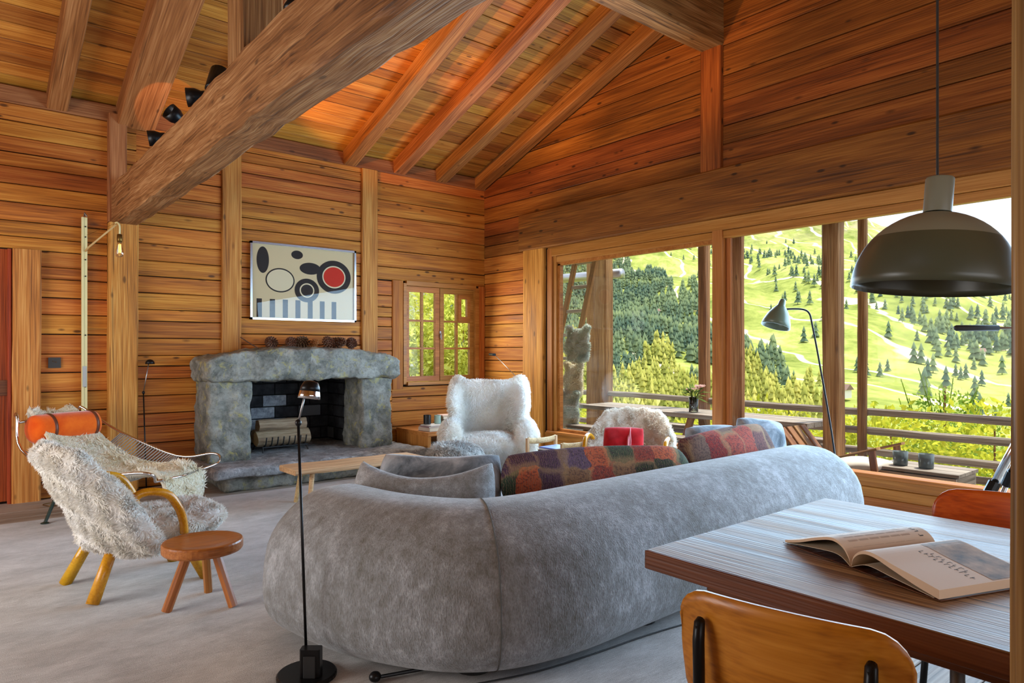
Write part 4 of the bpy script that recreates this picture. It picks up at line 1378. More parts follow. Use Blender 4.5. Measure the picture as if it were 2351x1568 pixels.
# the rope sling: strands from side to side, sagging
ff = catmull([far[3], ((far[3][0] + far[4][0]) / 2, (far[3][1] + far[4][1]) / 2, 0.53), far[4]], 12)
nn = catmull([near[3], ((near[3][0] + near[4][0]) / 2 + .02, (near[3][1] + near[4][1]) / 2, 0.46), near[4]], 12)
rope = MB()
for a_, b_ in zip(ff, nn):
    a_, b_ = Vector(a_), Vector(b_)
    pts = []
    for k in range(9):
        s_ = k / 8
        q = a_.lerp(b_, s_)
        q.z -= 0.16 * (1 - (2 * s_ - 1) ** 2)
        pts.append(q - RC)
    rope.tube(pts, 0.0055, 5)
for k in range(3):
    rope.tube(L([(1.63 - k * .01, 6.82 + k * .01, 0.432), (1.50, 6.45, 0.36)]), 0.0035, 4)
ro = rope.build('rope_sling', 'rope', rp)
ro['kind'] = 'stuff'
MB().tube(catmull(L([(0.99, 7.48, 0.82), (1.10, 7.30, 0.60), (1.20, 7.0, 0.36)]), 4), 0.004, 5).build('rope_tie', 'rope', rp)
for pts in ([(0.75, 6.75, 0.36), (0.60, 6.60, 0.016)], [(1.15, 7.05, 0.36), (1.05, 7.30, 0.016)], [(1.05, 6.15, 0.36), (1.0, 5.98, 0.016)], [(1.60, 6.50, 0.36), (1.80, 6.52, 0.016)]):
    leg = MB().tube(L(pts), 0.013, 8).build('leg', 'greensteel', rp)
    MB().lathe([(0.03, 0), (0.03, 0.006), (0.012, 0.012)], 14, Vector(pts[1]) - RC).build('foot_pad', 'greensteel', leg)
MB().tube(L([(0.75, 6.75, 0.36), (1.60, 6.50, 0.36)]), 0.013, 8).build('cross_bar', 'greensteel', rp)
MB().tube(L([(1.15, 7.05, 0.36), (1.05, 6.15, 0.36)]), 0.013, 8).build('cross_bar', 'greensteel', rp)
# bolster
bs = thing('bolster', 'orange velvet neck bolster strapped to the top of the rope chair', 'bolster', (0.79, 7.12, 0.735))
ax0, ax1 = Vector((-0.25, -0.135, 0.0)), Vector((0.25, 0.135, 0.0))
prof = [(-.02, 0.02), (0.0, 0.085), (0.03, 0.115), (0.10, 0.122), (0.5, 0.124), (0.90, 0.122), (0.97, 0.115), (1.0, 0.085), (1.02, 0.02)]
MB().tube([ax0.lerp(ax1, s_) for s_, _ in prof], [r for _, r in prof], 28).build('roll', 'orange', bs, True)
for s_ in (0.24, 0.90):
    q = ax0.lerp(ax1, s_)
    d = (ax1 - ax0).normalized() * 0.014
    MB().tube([q - d, q - d * 0.9, q + d * 0.9, q + d], [0.118, 0.127, 0.127, 0.118], 28).build('strap', 'leather', bs, True)
# sheepskin draped over back, seat and front edge
sk = thing('sheepskin', 'cream sheepskin draped over the rope lounge chair', 'sheepskin', RC)
spine = catmull([(0.66, 7.30, 0.80), (0.70, 7.22, 0.86), (0.80, 7.10, 0.72), (0.93, 6.90, 0.52), (1.08, 6.68, 0.40), (1.25, 6.45, 0.365), (1.45, 6.25, 0.385), (1.52, 6.17, 0.36), (1.55, 6.13, 0.22), (1.56, 6.11, 0.12)], 4)
V, F = [], []
nn_ = 9
acr = Vector((0.78, 0.63, 0))
for i, c in enumerate(spine):
    u = i / (len(spine) - 1)
    half = 0.17 + 0.10 * math.sin(PI * min(1, u * 1.15)) if u < 0.75 else 0.24 - 0.10 * max(0, (u - 0.85) / 0.15)
    for j in range(nn_):
        s_ = -1 + 2 * j / (nn_ - 1)
        q = Vector(c) + acr * half * s_ + Vector((0, 0, 0.05 * s_ * s_ if u < 0.7 else 0.0)) - RC
        V.append(tuple(q))
for i in range(len(spine) - 1):
    for j in range(nn_ - 1):
        k = i * nn_ + j
        F.append((k, k + 1, k + nn_ + 1, k + nn_))
mb = MB()
mb.v, mb.f = V, F
hide = mb.build('hide', 'fur_cream', sk, True)
so_ = hide.modifiers.new('thickness', 'SOLIDIFY')
so_.thickness = 0.03
so_.offset = 1.0
fleece('fleece', hide.data, 'fur_cream', sk, 9000, 0.05, 0.009, 0.3, 0.9, 3.0, 51)
f2 = fleece('fleece', hide.data, 'fur_cream', sk, 6000, 0.045, 0.009, 0.0, 2.2, 3.0, 52)

# ------------------------------------------------------------------ dining table, chairs, book
tb_ = thing('dining_table', 'heavy worn grey-brown wooden dining table in the foreground', 'table', (2.37, 0.35, 0))
tx0, tx1, ty0, ty1 = -0.61, 0.62, -1.35, 1.09
beam('table_top', (0.005, ty0, 0.733), (0.005, ty1, 0.733), 1.23, 0.034, 'tabletop', tb_, ch=0.005, wob=0.0015, seg=10)
for x in (tx0 + 0.003, tx1 - 0.003):
    beam('edge_band', (x, ty0, 0.718), (x, ty1, 0.718), 0.012, 0.060, 'tableedge', tb_, ch=0.003)
for yy in (ty0, ty1):
    beam('edge_band', (tx0, yy, 0.718), (tx1, yy, 0.718), 0.012, 0.060, 'tableedge', tb_, ch=0.003)
beam('underlay', (0.005, ty0 + .01, 0.702), (0.005, ty1 - .01, 0.702), 1.20, 0.028, 'tableedge', tb_, ch=0.003)
for x in (tx0 + 0.14, tx1 - 0.12):
    beam('apron', (x, ty0 + 0.15, 0.655), (x, ty1 - 0.15, 0.655), 0.03, 0.07, 'tableedge', tb_, ch=0.003)
for yy in (ty0 + 0.15, ty1 - 0.15):
    beam('apron', (tx0 + 0.14, yy, 0.655), (tx1 - 0.12, yy, 0.655), 0.03, 0.07, 'tableedge', tb_, ch=0.003)
for x in (tx0 + 0.17, tx1 - 0.15):
    for yy in (ty0 + 0.2, 0.25, ty1 - 0.2):
        MB().tube([(x, yy, 0.69), (x * 1.03, yy, 0.0)], 0.017, 12).build('leg', 'steel', tb_, True)


def dining_chair(label, loc, rz, mat, group='plywood dining chairs'):
    c = thing('dining_chair', label, 'chair', loc, rz, group)
    # backrest: curved plywood with rounded corners, local +Y is the front
    V, F = [], []
    nx_, nz_ = 20, 10
    w, h = 0.51, 0.30
    rings = []
    for i in range(nx_ + 1):
        u = math.sin(PI / 2 * (-1 + 2 * i / nx_))
        col_ = []
        for j in range(nz_ + 1):
            v = -1 + 2 * j / nz_
            rc_ = 0.075
            ex_ = max(0.0, abs(u) * w / 2 - (w / 2 - rc_))
            hx = 1 - (rc_ - math.sqrt(max(0.0, rc_ * rc_ - ex_ * ex_))) / (h / 2)
            col_.append((u * w / 2, 0.06 * u * u - 0.02 * v, 0.655 + v * h / 2 * hx + (0.012 * (1 - u * u) if v > 0 else 0)))
        rings.append(col_)
    for ring in rings:
        V += ring
    for i in range(nx_):
        for j in range(nz_):
            k = i * (nz_ + 1) + j
            F.append((k, k + nz_ + 1, k + nz_ + 2, k + 1))
    mb = MB()
    mb.v, mb.f = V, F
    bk = mb.build('backrest', mat, c, True)
    sd = bk.modifiers.new('thickness', 'SOLIDIFY')
    sd.thickness = 0.012
    sd.offset = 0.0
    # seat
    V, F = [], []
    for i in range(13):
        u = -1 + 2 * i / 12
        for j in range(13):
            v = -1 + 2 * j / 12
            k_ = (1 - 0.10 * abs(v) ** 6) * (1 - 0.06 * (v < 0) * abs(v))
            V.append((u * 0.21 * k_, 0.21 + v * 0.20 * (1 - 0.08 * abs(u) ** 6), 0.445 + 0.012 * u * u - 0.01 * max(0, v) ** 3))
    for i in range(12):
        for j in range(12):
            k = i * 13 + j
            F.append((k, k + 13, k + 14, k + 1))
    mb = MB()
    mb.v, mb.f = V, F
    se = mb.build('seat', mat, c, True)
    sd = se.modifiers.new('thickness', 'SOLIDIFY')
    sd.thickness = 0.014
    sd.offset = 0.0
    for s_ in (-1, 1):
        x = s_ * 0.185
        MB().tube([(x, -0.012, 0.735), (x, -0.006, 0.60), (x * 1.02, 0.02, 0.44), (x * 1.04, -0.06, 0.0)], [0.009, 0.012, 0.013, 0.011], 10).build('back_leg', 'black', c, True)
        MB().tube([(x, 0.06, 0.43), (x * 0.98, 0.36, 0.43), (x * 1.06, 0.42, 0.0)], 0.012, 10).build('front_leg', 'black', c, True)
        br = MB().tube([(x, 0.002, 0.745), (x, -0.006, 0.74), (x, -0.012, 0.70), (x, -0.006, 0.52)], [0.010, 0.013, 0.014, 0.014], 10)
        br.build('bracket', 'black', c, True)
    return c


dining_chair('honey-coloured plywood chair with black brackets on the near side of the table', (1.425, 0.79, 0.012), -PI / 2 + 0.2, 'ply')
dining_chair('orange plywood chair on the window side of the table', (3.22, 0.82, 0.02), PI / 2 + 0.06, 'ply2')

bk_ = thing('open_book', 'thick open picture book lying on the dining table', 'book', (2.075, 0.925, 0.752), math.atan2(-0.343, 0.94))
# local X = along the spine (away from viewer), local Y = towards the left page


def page_block(name, prof_top, prof_bot, depth, mat):
    n = len(prof_top)
    r0 = [(0.0, y, z) for y, z in prof_top] + [(0.0, y, z) for y, z in reversed(prof_bot)]
    r1 = [(depth, y, z) for y, z in prof_top] + [(depth, y, z) for y, z in reversed(prof_bot)]
    return MB().loft([r0, r1]).build(name, mat, bk_)


def curve(pts, k=5):
    return [(q.x, q.y) for q in catmull([(a, b, 0) for a, b in pts], k)]


Lt = curve([(0.002, 0.012), (0.010, 0.035), (0.035, 0.062), (0.075, 0.072), (0.14, 0.055), (0.21, 0.030), (0.275, 0.012)])
Lb = curve([(0.001, 0.004), (0.008, 0.026), (0.033, 0.053), (0.075, 0.063), (0.14, 0.046), (0.21, 0.021), (0.275, 0.004)])
page_block('left_pages', Lt, Lb, 0.36, 'pagetan')
Rt = curve([(-0.002, 0.012), (-0.012, 0.040), (-0.04, 0.062), (-0.08, 0.066), (-0.15, 0.052), (-0.22, 0.040), (-0.285, 0.028)])
Rb = curve([(-0.001, 0.004), (-0.010, 0.031), (-0.038, 0.052), (-0.08, 0.055), (-0.15, 0.036), (-0.22, 0.017), (-0.285, 0.004)])
page_block('right_pages', Rt, Rb, 0.36, 'pagetan')
Lp = curve([(0.002, 0.005), (0.05, 0.028), (0.14, 0.022), (0.27, 0.005)])
page_block('left_leaf', Lp, [(a, b - 0.001) for a, b in Lp], 0.355, 'paper')
Rp = curve([(-0.002, 0.005), (-0.06, 0.026), (-0.15, 0.017), (-0.27, 0.004)])
page_block('right_leaf', Rp, [(a, b - 0.001) for a, b in Rp], 0.355, 'paper')
page_block('cover', [(0.285, 0.002), (0.0, 0.003), (-0.29, 0.002)], [(0.285, 0.0), (0.0, 0.0), (-0.29, 0.0)], 0.365, 'tableedge')


def interp(pf__, y):
    pf__ = sorted(pf__)
    for (a, za), (b, zb) in zip(pf__[:-1], pf__[1:]):
        if a <= y <= b:
            return za + (zb - za) * (y - a) / (b - a + 1e-9)
    return pf__[0][1] if y < pf__[0][0] else pf__[-1][1]


def strip(mb, prof, x0, x1, ya, yb, k=4, lift=0.0006):
    V = []
    for i in range(k + 1):
        yy = ya + (yb - ya) * i / k
        z = interp(prof, yy) + lift
        V += [(x0, yy, z), (x1, yy, z)]
    mb.add(V, [(2 * i, 2 * i + 1, 2 * i + 3, 2 * i + 2) for i in range(k)])


txt = MB()
for blk in range(6):
    for ln in range(9):
        x = 0.035 + blk * 0.043 + ln * 0.004
        strip(txt, Lt, x, x + 0.0012, 0.022, 0.10)
M['greyink'] = plain('small_print', S(150, 122, 104), 0.8)
tx = txt.build('text_lines', 'greyink', bk_)
tx['kind'] = 'stuff'
hd_ = MB()
for k, yy in enumerate((0.030, 0.048, 0.060, 0.072, 0.088)):
    strip(hd_, Lt, 0.315, 0.330, yy, yy + 0.003, 2)
    strip(hd_, Lt, 0.315 + (k % 2) * 0.013, 0.317 + (k % 2) * 0.013, yy, yy + 0.008, 2)
for k in range(11):
    yy = -0.10 - k * 0.0155
    strip(hd_, Rt, 0.150 + (k % 2) * .002, 0.168, yy - 0.002, yy, 2)
    strip(hd_, Rt, 0.150 + (k % 3) * .008, 0.152 + (k % 3) * .008, yy - 0.009, yy, 2)
for k in range(7):
    yy = -0.12 - k * 0.017
    strip(hd_, Rt, 0.172, 0.186, yy - 0.002, yy, 2)
    strip(hd_, Rt, 0.172 + (k % 2) * .012, 0.174 + (k % 2) * .012, yy - 0.009, yy, 2)
hd_o = hd_.build('heading_letters', 'ink', bk_)
hd_o['kind'] = 'stuff'
ph = MB()
strip(ph, Rt, 0.205, 0.355, -0.28, -0.06, 14)
ph.build('photograph', 'photo', bk_)

# ------------------------------------------------------------------ pendant lamp
pl = thing('pendant_lamp', 'large olive-grey dome pendant lamp hanging over the dining table', 'lamp', (2.458, 0.822, 0))
PT = Matrix.Rotation(math.radians(4.5), 3, Vector((0.637, 0.771, 0)))


def dome(prof, name, mat, n=48):
    mb = MB().lathe(prof, n, cap=False)
    mb.v = [tuple(PT @ Vector(v) + Vector((0, 0, 1.845))) for v in mb.v]
    return mb.build(name, mat, pl, True)


R_ = 0.236
outer = [(R_ * math.sin(a), -0.245 + 0.245 * math.cos(a)) for a in [PI / 2 * i / 16 for i in range(17)]]
split_ = 9
inner = [(r - 0.004, z - 0.003) for r, z in outer]
dome([(0.02, 0.0)] + outer[1:split_ + 1], 'cap', 'pend_top')  # upper part of the same dome, coloured paler as if lit
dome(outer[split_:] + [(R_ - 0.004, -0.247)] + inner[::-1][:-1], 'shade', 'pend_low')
dome([(0.041, 0.0), (0.041, 0.108), (0.038, 0.112), (0.004, 0.113)], 'neck', 'pend_top', 28)
MB().tube([(0.0, 0.0, 1.955), (0.0, 0.0, zr(0.8) - 0.05)], 0.004, 8).build('cord', 'blackmatte', pl)
dome([(0.03, -0.02), (0.045, -0.08), (0.035, -0.115), (0.003, -0.13)], 'bulb', 'white_plastic', 20)

# ------------------------------------------------------------------ green floor lamp by the window
gl = thing('floor_lamp', 'slim black floor lamp with grey-green witch-hat shade by the big window', 'lamp', (5.42, 2.50, 0))
pts = catmull([(0.0, 0.0, 0.02), (-0.03, 0.03, 0.60), (-0.11, 0.10, 1.25), (-0.155, 0.145, 1.60), (-0.17, 0.16, 1.69), (-0.20, 0.185, 1.722), (-0.25, 0.23, 1.73), (-0.31, 0.29, 1.728)], 5)
MB().tube(pts, 0.0075, 8).build('pole', 'black', gl, True)
MB().lathe([(0.16, 0.0), (0.16, 0.012), (0.02, 0.03)], 28).build('base', 'black', gl)
hp = [(0.012, 0.115), (0.022, 0.108), (0.026, 0.085), (0.030, 0.06), (0.055, 0.03), (0.085, -0.02), (0.105, -0.075), (0.112, -0.115), (0.109, -0.115), (0.10, -0.07), (0.05, 0.02)]
MB().lathe(hp, 28, (-0.34, 0.32, 1.70), (0.12, 0.30, 0), cap=False).build('shade', 'greenlamp', gl, True)

# ------------------------------------------------------------------ tripod with pan handle near the window
tp = thing('tripod', 'metal camera tripod with black pan handle, half hidden by the right post', 'tripod', (4.62, 0.98, 0))
head_ = Vector((-0.05, -0.06, 1.50))
MB().lathe([(0.05, -0.10), (0.055, -0.02), (0.04, 0.06), (0.045, 0.10)], 16, head_).build('head', 'black', tp, True)
MB().box(head_ + Vector((0.0, 0.0, 0.14)), (0.10, 0.10, 0.03), (0.2, 0.1, 0.4)).build('plate', 'black', tp)
hl = MB().tube([head_ + Vector((0, 0, 0.02)), head_ + Vector((-0.29, 0.24, 0.02))], 0.007, 10).build('handle_rod', 'steel', tp, True)
MB().tube([head_ + Vector((-0.27, 0.225, 0.02)), head_ + Vector((-0.275, 0.229, 0.02)), head_ + Vector((-0.45, 0.368, 0.02)), head_ + Vector((-0.458, 0.374, 0.02))], [0.008, 0.016, 0.016, 0.010], 12).build('grip', 'blackmatte', hl, True)
for k, (fx, fy) in enumerate([(-0.62, 0.42), (0.30, 0.50), (0.20, -0.60)]):
    a_, b_ = head_ + Vector((0, 0, -0.10)), Vector((fx, fy, 0.0))
    lg = MB().tube([a_, a_.lerp(b_, 0.55)], 0.020, 12).build('leg', 'chrome', tp, True)
    MB().tube([a_.lerp(b_, 0.5), b_], 0.014, 10).build('lower_leg', 'steel', lg, True)
    MB().tube([a_.lerp(b_, 0.50), a_.lerp(b_, 0.56)], 0.030, 12).build('clamp', 'black', lg)

# ------------------------------------------------------------------ spotlights on the tie beam
SPOTS = [((1.40, 4.80, 3.06), (0.25, 0.25, 0.75), 'box-shaped black spotlight highest up the tie beam in view'),
         ((1.40, 5.17, 3.06), (-0.75, 0.3, -0.1), 'black spotlight second highest on the tie beam, turned to the left'),
         ((1.40, 5.78, 3.06), (-0.6, -0.2, 0.3), 'small black spotlight between the two round ones on the tie beam'),
         ((1.40, 6.38, 3.06), (-0.8, 0.2, -0.15), 'lowest black spotlight on the tie beam near the wall'),
         ((1.40, 3.42, 3.06), (0.4, 0.2, 0.6), 'black spotlight at the top edge beside the upright post')]
for k, (loc, dr_, lb) in enumerate(SPOTS):
    s_ = thing('spotlight', lb, 'spotlight', loc, 0, 'spotlights on the tie beam')
    d = Vector(dr_).normalized()
    c = Vector((0, 0, 0.15))
    MB().lathe([(0.035, 0.0), (0.035, 0.01)], 14).build('foot', 'blackmatte', s_)
    MB().tube([(0, 0, 0.008), (0.05, 0.0, 0.06), c], 0.006, 6).build('bracket', 'black', s_)
    q = Vector((0, 0, 1)).rotation_difference(d).to_euler()
    MB().lathe([(0.03, -0.11), (0.042, -0.10), (0.045, 0.0), (0.062, 0.04), (0.066, 0.10), (0.060, 0.10), (0.052, 0.04), (0.01, 0.0)] if k != 0 else [(0.062, -0.09), (0.065, -0.085), (0.065, 0.085), (0.058, 0.085), (0.05, 0.0), (0.01, -0.02)], 18, c, q).build('head', 'black', s_, True)
# what the spotlights throw onto rafters and boards
light('spot_rafters_low', 'SPOT', (1.62, 6.35, 3.12), 190, (1.0, 0.42, 0.08), (3.6, 6.75, 3.95), spot_size=0.9, spot_blend=0.5, shadow_soft_size=0.03)
light('spot_rafters_mid', 'SPOT', (1.62, 4.80, 3.14), 220, (1.0, 0.45, 0.10), (4.2, 5.0, 4.5), spot_size=1.0, spot_blend=0.5, shadow_soft_size=0.03)
light('spot_principal', 'SPOT', (1.30, 5.75, 3.16), 50, (1.0, 0.40, 0.07), (1.58, 6.95, 3.64), spot_size=0.34, spot_blend=0.05, shadow_soft_size=0.01)
light('spot_gable', 'SPOT', (1.62, 3.42, 3.2), 70, (1.0, 0.45, 0.12), (5.9, 3.0, 5.4), spot_size=1.0, spot_blend=0.6, shadow_soft_size=0.03)

# cable and lamp rod on the floor by the sofa
cb2 = MB().tube(catmull([(1.62, 2.30, 0.018), (1.95, 2.20, 0.018), (2.3, 2.16, 0.018), (2.6, 2.14, 0.018), (2.9, 2.10, 0.018), (3.3, 2.02, 0.018)], 5), 0.004, 6).build('floor_cable', 'blackmatte', None, True)
tag(cb2, 'thin black cable running along the floor behind the sofa', 'cable')
rd = thing('floor_dimmer', 'black rod with ball end lying on the rug under the sofa corner', 'dimmer', (1.40, 2.60, 0.0))
MB().tube([(-0.02, -0.03, 0.03), (0.24, -0.11, 0.03)], 0.008, 8).build('rod', 'black', rd)
MB().ell((-0.02, -0.03, 0.034), (0.026, 0.026, 0.022)).build('ball', 'black', rd, True)

# ------------------------------------------------------------------ the deck outside
DZ = -0.10
deck = tag(MB().box((7.35, 3.4, DZ - 0.09), (2.6, 11.5, 0.12)).build('deck', 'deckwood'), 'weathered timber deck outside the big window', kind='structure')
x = 6.12
while x < 8.6:
    beam('deck_board', (x + 0.07, -2.3, DZ - 0.012), (x + 0.07, 9.1, DZ - 0.012), 0.135, 0.024, 'deckwood', deck, ch=0.003)
    x += 0.145
M['sunpost'] = M['deckpost']
for nm, x0, x1, y0, y1, lb in [('deck_post', 7.0, 7.17, 3.25, 3.42, 'thick brown deck post right of the green floor lamp'),
                               ('deck_post', 7.0, 7.10, 4.36, 4.50, 'brown deck post just right of the window mullion'),
                               ('deck_post', 8.2, 8.34, 5.66, 5.79, 'deck post just left of the window mullion by the flowers'),
                               ('deck_post', 8.2, 8.28, 3.49, 3.59, 'slim dark grey deck post behind the railing, right of the thick one'),
                               ('deck_post', 8.2, 8.40, 7.55, 7.99, 'broad log post at the left end of the railing')]:
    o = beam(nm, ((x0 + x1) / 2, (y0 + y1) / 2, DZ), ((x0 + x1) / 2, (y0 + y1) / 2, 3.3), y1 - y0, x1 - x0, 'deckpost', None, up=(-1, 0, 0), ch=0.02, wob=0.005, seg=14)
    tag(o, lb, 'post', 'deck posts')
for (bx_, by_, bz), lb in [((7.10, 3.20, 2.80), 'stub of a beam on top of the thick brown deck post'), ((8.15, 3.40, 2.99), 'stub of a beam on top of the slim grey deck post')]:
    o = beam('beam_end', (bx_, by_ + 0.18, bz), (bx_, by_ - 0.18, bz), 0.14, 0.10, 'deckpost', None, ch=0.01)
    tag(o, lb, 'beam')
rl_ = thing('railing', 'grey horizontal log railing along the deck edge', 'railing', (8.3, 3.4, DZ))
for z in (0.689, 0.463, 0.226, 0.054):
    for ya, yb in ((-2.2, 3.5), (3.5, 5.7), (5.7, 9.0)):
        beam('rail', (random.uniform(-.012, .012), ya - 3.4, z - DZ + random.uniform(-.012, .012)), (random.uniform(-.012, .012), yb - 3.4, z - DZ + random.uniform(-.012, .012)), 0.06, 0.085, 'deckwood', rl_, ch=0.02, wob=0.006, seg=10)
for yy in (-2.2, 0.6):
    beam('rail_post', (0.05, yy - 3.4, 0), (0.05, yy - 3.4, 0.85), 0.1, 0.1, 'deckwood', rl_, ch=0.01)

# picnic table
pt = thing('picnic_table', 'long grey picnic table on the deck outside the window', 'table', (7.45, 5.4, DZ))
for k in range(4):
    beam('table_plank', (-0.22 + k * 0.17, -1.75, 0.685), (-0.22 + k * 0.17, 1.68, 0.685), 0.16, 0.055, 'deckwood', pt, ch=0.006, wob=0.001, seg=4)
for yy in (-1.4, 1.3, -0.1):
    for s_ in (-1, 1):
        beam('trestle_leg', (0.03 + s_ * 0.10, yy, 0.65), (0.03 + s_ * 0.42, yy, 0.0), 0.05, 0.09, 'deckpost', pt, up=(0, 1, 0), ch=0.006)
    beam('crosspiece', (-0.6, yy, 0.36), (0.66, yy, 0.36), 0.05, 0.09, 'deckpost', pt, ch=0.006)
for s_ in (-1, 1):
    beam('bench_plank', (0.03 + s_ * 0.58, -1.7, 0.43), (0.03 + s_ * 0.58, 1.6, 0.43), 0.24, 0.045, 'deckwood', pt, ch=0.006)

# vase with flowers
vs_ = thing('flower_vase', 'glass vase of pale pink flowers and dark leaves on the picnic table', 'vase', (7.38, 5.27, 0.614))
MB().lathe([(0.055, 0.0), (0.06, 0.01), (0.06, 0.19), (0.056, 0.19), (0.056, 0.015)], 20).build('glass', 'clear', vs_, True)
M['leaf_dark'] = leafmat('dark_leaves', S(70, 98, 50), S(130, 152, 84), 20)
M['petal'] = leafmat('pale_pink_petals', S(196, 150, 150), S(232, 206, 198), 20)
rng = random.Random(4)
for k in range(9):
    a = k * 2.4
    q = Vector((math.cos(a) * 0.13 * rng.uniform(.3, 1), math.sin(a) * 0.13 * rng.uniform(.3, 1), 0.24 + rng.uniform(0, .10)))
    MB().tube([(0, 0, 0.03), q * 0.5 + Vector((0, 0, 0.07)), q], 0.004, 5).build('stem', 'leaf_dark', vs_)
    fl_ = MB()
    for j in range(14):
        b = j * 2.4
        e = Vector((math.cos(b), math.sin(b), 0.2 + 0.05 * j)).normalized() * 0.052
        sd_ = Vector((-e.y, e.x, 0)) * 0.35
        fl_.add([q, q + e * .7 + sd_, q + e, q + e * .7 - sd_], [(0, 1, 2, 3)])
    fl_.build('flower', 'petal', vs_)
for k in range(26):
    a = k * 2.4
    e = Vector((math.cos(a), math.sin(a), rng.uniform(-.35, .9))).normalized()
    q = Vector((0, 0, 0.17 + rng.uniform(0, .08))) + e * 0.05
    tip = q + e * rng.uniform(.12, .2)
    s2 = e.cross(Vector((0, 0, 1))).normalized() * 0.022
    MB().add([q, q.lerp(tip, .5) + s2, tip, q.lerp(tip, .5) - s2, q.lerp(tip, .5) + Vector((0, 0, .01))], [(0, 1, 4), (1, 2, 4), (2, 3, 4), (3, 0, 4)]).build('leaf', 'leaf_dark', vs_)

# ladder with sheepskins
ld = thing('ladder', 'brown wooden ladder leaning outside at the left of the window', 'ladder', (7.3, 7.2, DZ))
for dy in (0.0, 0.42):
    beam('side_rail', (0.05, 1.08 - dy - 0.05, 0.0), (0.05, 0.20 - dy - 0.05, 2.95), 0.05, 0.085, 'deckpost', ld, up=(0, 1, 0), ch=0.005)
for k in range(8):
    z = 0.3 + k * 0.36
    yy = 1.08 - 0.88 * z / 2.95 - 0.05
    beam('rung', (0.05, yy, z), (0.05, yy - 0.42, z), 0.035, 0.05, 'deckwood', ld, ch=0.006)


def skin(label, c, w, h, mat, seed):
    s_ = thing('hanging_sheepskin', label, 'sheepskin', c, 0, 'sheepskins hung outside')
    mb = MB()
    mb.box((0, 0, -h / 2), (0.05, w * 0.8, h * 0.86))
    for yy in (-0.36, 0.36):
        mb.ell((0, yy * w, -0.04 * h), (0.03, 0.07, 0.05))
    mb.ell((0.0, 0.02, -0.55 * h), (0.05, w * 0.5, h * 0.42))
    me = organic(mb, 0.025, 6)
    put('hide', me, mat, s_)
    fleece('fleece', me, mat, s_, 7000, 0.04, 0.008, 0.5, 0.9, 3.0, seed)
    return s_


skin('grey-green sheepskin hanging uppermost on the deck ladder', (6.95, 6.92, 1.74), 0.52, 0.53, 'fur_grey', 61)
skin('cream sheepskin hanging between the two grey-green ones', (6.99, 7.05, 1.22), 0.40, 0.50, 'fur_cream', 62)
skin('lowest grey-green sheepskin near the deck floor', (6.92, 7.08, 0.80), 0.46, 0.54, 'fur_grey', 63)
gt = MB().tube([(8.6, 9.6, 2.72), (8.6, 7.55, 2.68)], 0.08, 12).build('roof_gutter', plain('zinc', (0.45, 0.47, 0.5, 1), 0.4, 0.8), None, True)
tag(gt, 'end of a zinc gutter outside beside the log post', 'gutter')

# lounge chair on the deck, crate, lanterns
lc = thing('deck_chair', 'reddish wooden deck armchair with white cushion outside the window', 'chair', (6.75, 2.95, DZ))
for dx in (-0.16, 0.40):
    beam('armrest', (dx, -0.26, 0.60), (dx, 0.28, 0.42), 0.09, 0.025, 'deckpost', lc, ch=0.008)
    beam('front_leg', (dx, -0.20, 0.58), (dx, -0.28, 0.0), 0.06, 0.035, 'deckpost', lc, up=(1, 0, 0), ch=0.004)
    beam('rear_leg', (dx, 0.22, 0.44), (dx, 0.45, 0.0), 0.06, 0.035, 'deckpost', lc, up=(1, 0, 0), ch=0.004)
beam('seat_frame', (0.12, -0.25, 0.30), (0.12, 0.40, 0.22), 0.54, 0.04, 'deckpost', lc, ch=0.005)
for k in range(4):
    beam('back_slat', (-0.09 + k * 0.14, 0.36, 0.26), (-0.09 + k * 0.14, 0.72, 0.70), 0.10, 0.02, 'deckpost', lc, up=(0, -1, 1), ch=0.004)
cu = put('seat_cushion', pillow_mesh(0.50, 0.62, 0.13, seed=12, pinch=0.02), 'white_cushion', lc)
cu.location = (0.12, 0.06, 0.38)
cu.rotation_euler = (math.radians(-7), 0, 0)
cr = thing('crate', 'weathered grey wooden box table on the deck', 'crate', (7.0, 2.45, DZ))
for k in range(3):
    beam('top_board', (-0.17 + k * 0.17, -0.36, 0.405), (-0.17 + k * 0.17, 0.36, 0.405), 0.165, 0.03, 'deckwood', cr, ch=0.004)
for k in range(2):
    for dx in (-0.24, 0.24):
        beam('side_board', (dx, -0.34, 0.10 + k * 0.19), (dx, 0.34, 0.10 + k * 0.19), 0.025, 0.18, 'deckwood', cr, ch=0.004)
    for dy in (-0.33, 0.33):
        beam('end_board', (-0.23, dy, 0.10 + k * 0.19), (0.23, dy, 0.10 + k * 0.19), 0.025, 0.18, 'deckwood', cr, ch=0.004)
M['lantern'] = plain('smoky_glass', S(84, 96, 100), 0.2)
for lb, c in (('left smoky glass lantern on the grey deck box', (6.93, 2.63, DZ + 0.421)), ('right smoky glass lantern on the grey deck box', (6.93, 2.41, DZ + 0.421))):
    ln = thing('lantern', lb, 'lantern', c, 0, 'lanterns on the deck box')
    MB().lathe([(0.058, 0.0), (0.062, 0.01), (0.066, 0.13), (0.062, 0.13), (0.058, 0.02)], 24).build('glass', 'lantern', ln, True)
    MB().lathe([(0.03, 0.021), (0.03, 0.07), (0.002, 0.072)], 16).build('candle', 'paper', ln)

# ------------------------------------------------------------------ landscape


def ridge(az):
    return float(np.interp(az, [-40, 20, 45, 58, 67, 75, 90, 130], [0.14, 0.20, 0.23, 0.20, 0.172, 0.112, 0.10, 0.09]))


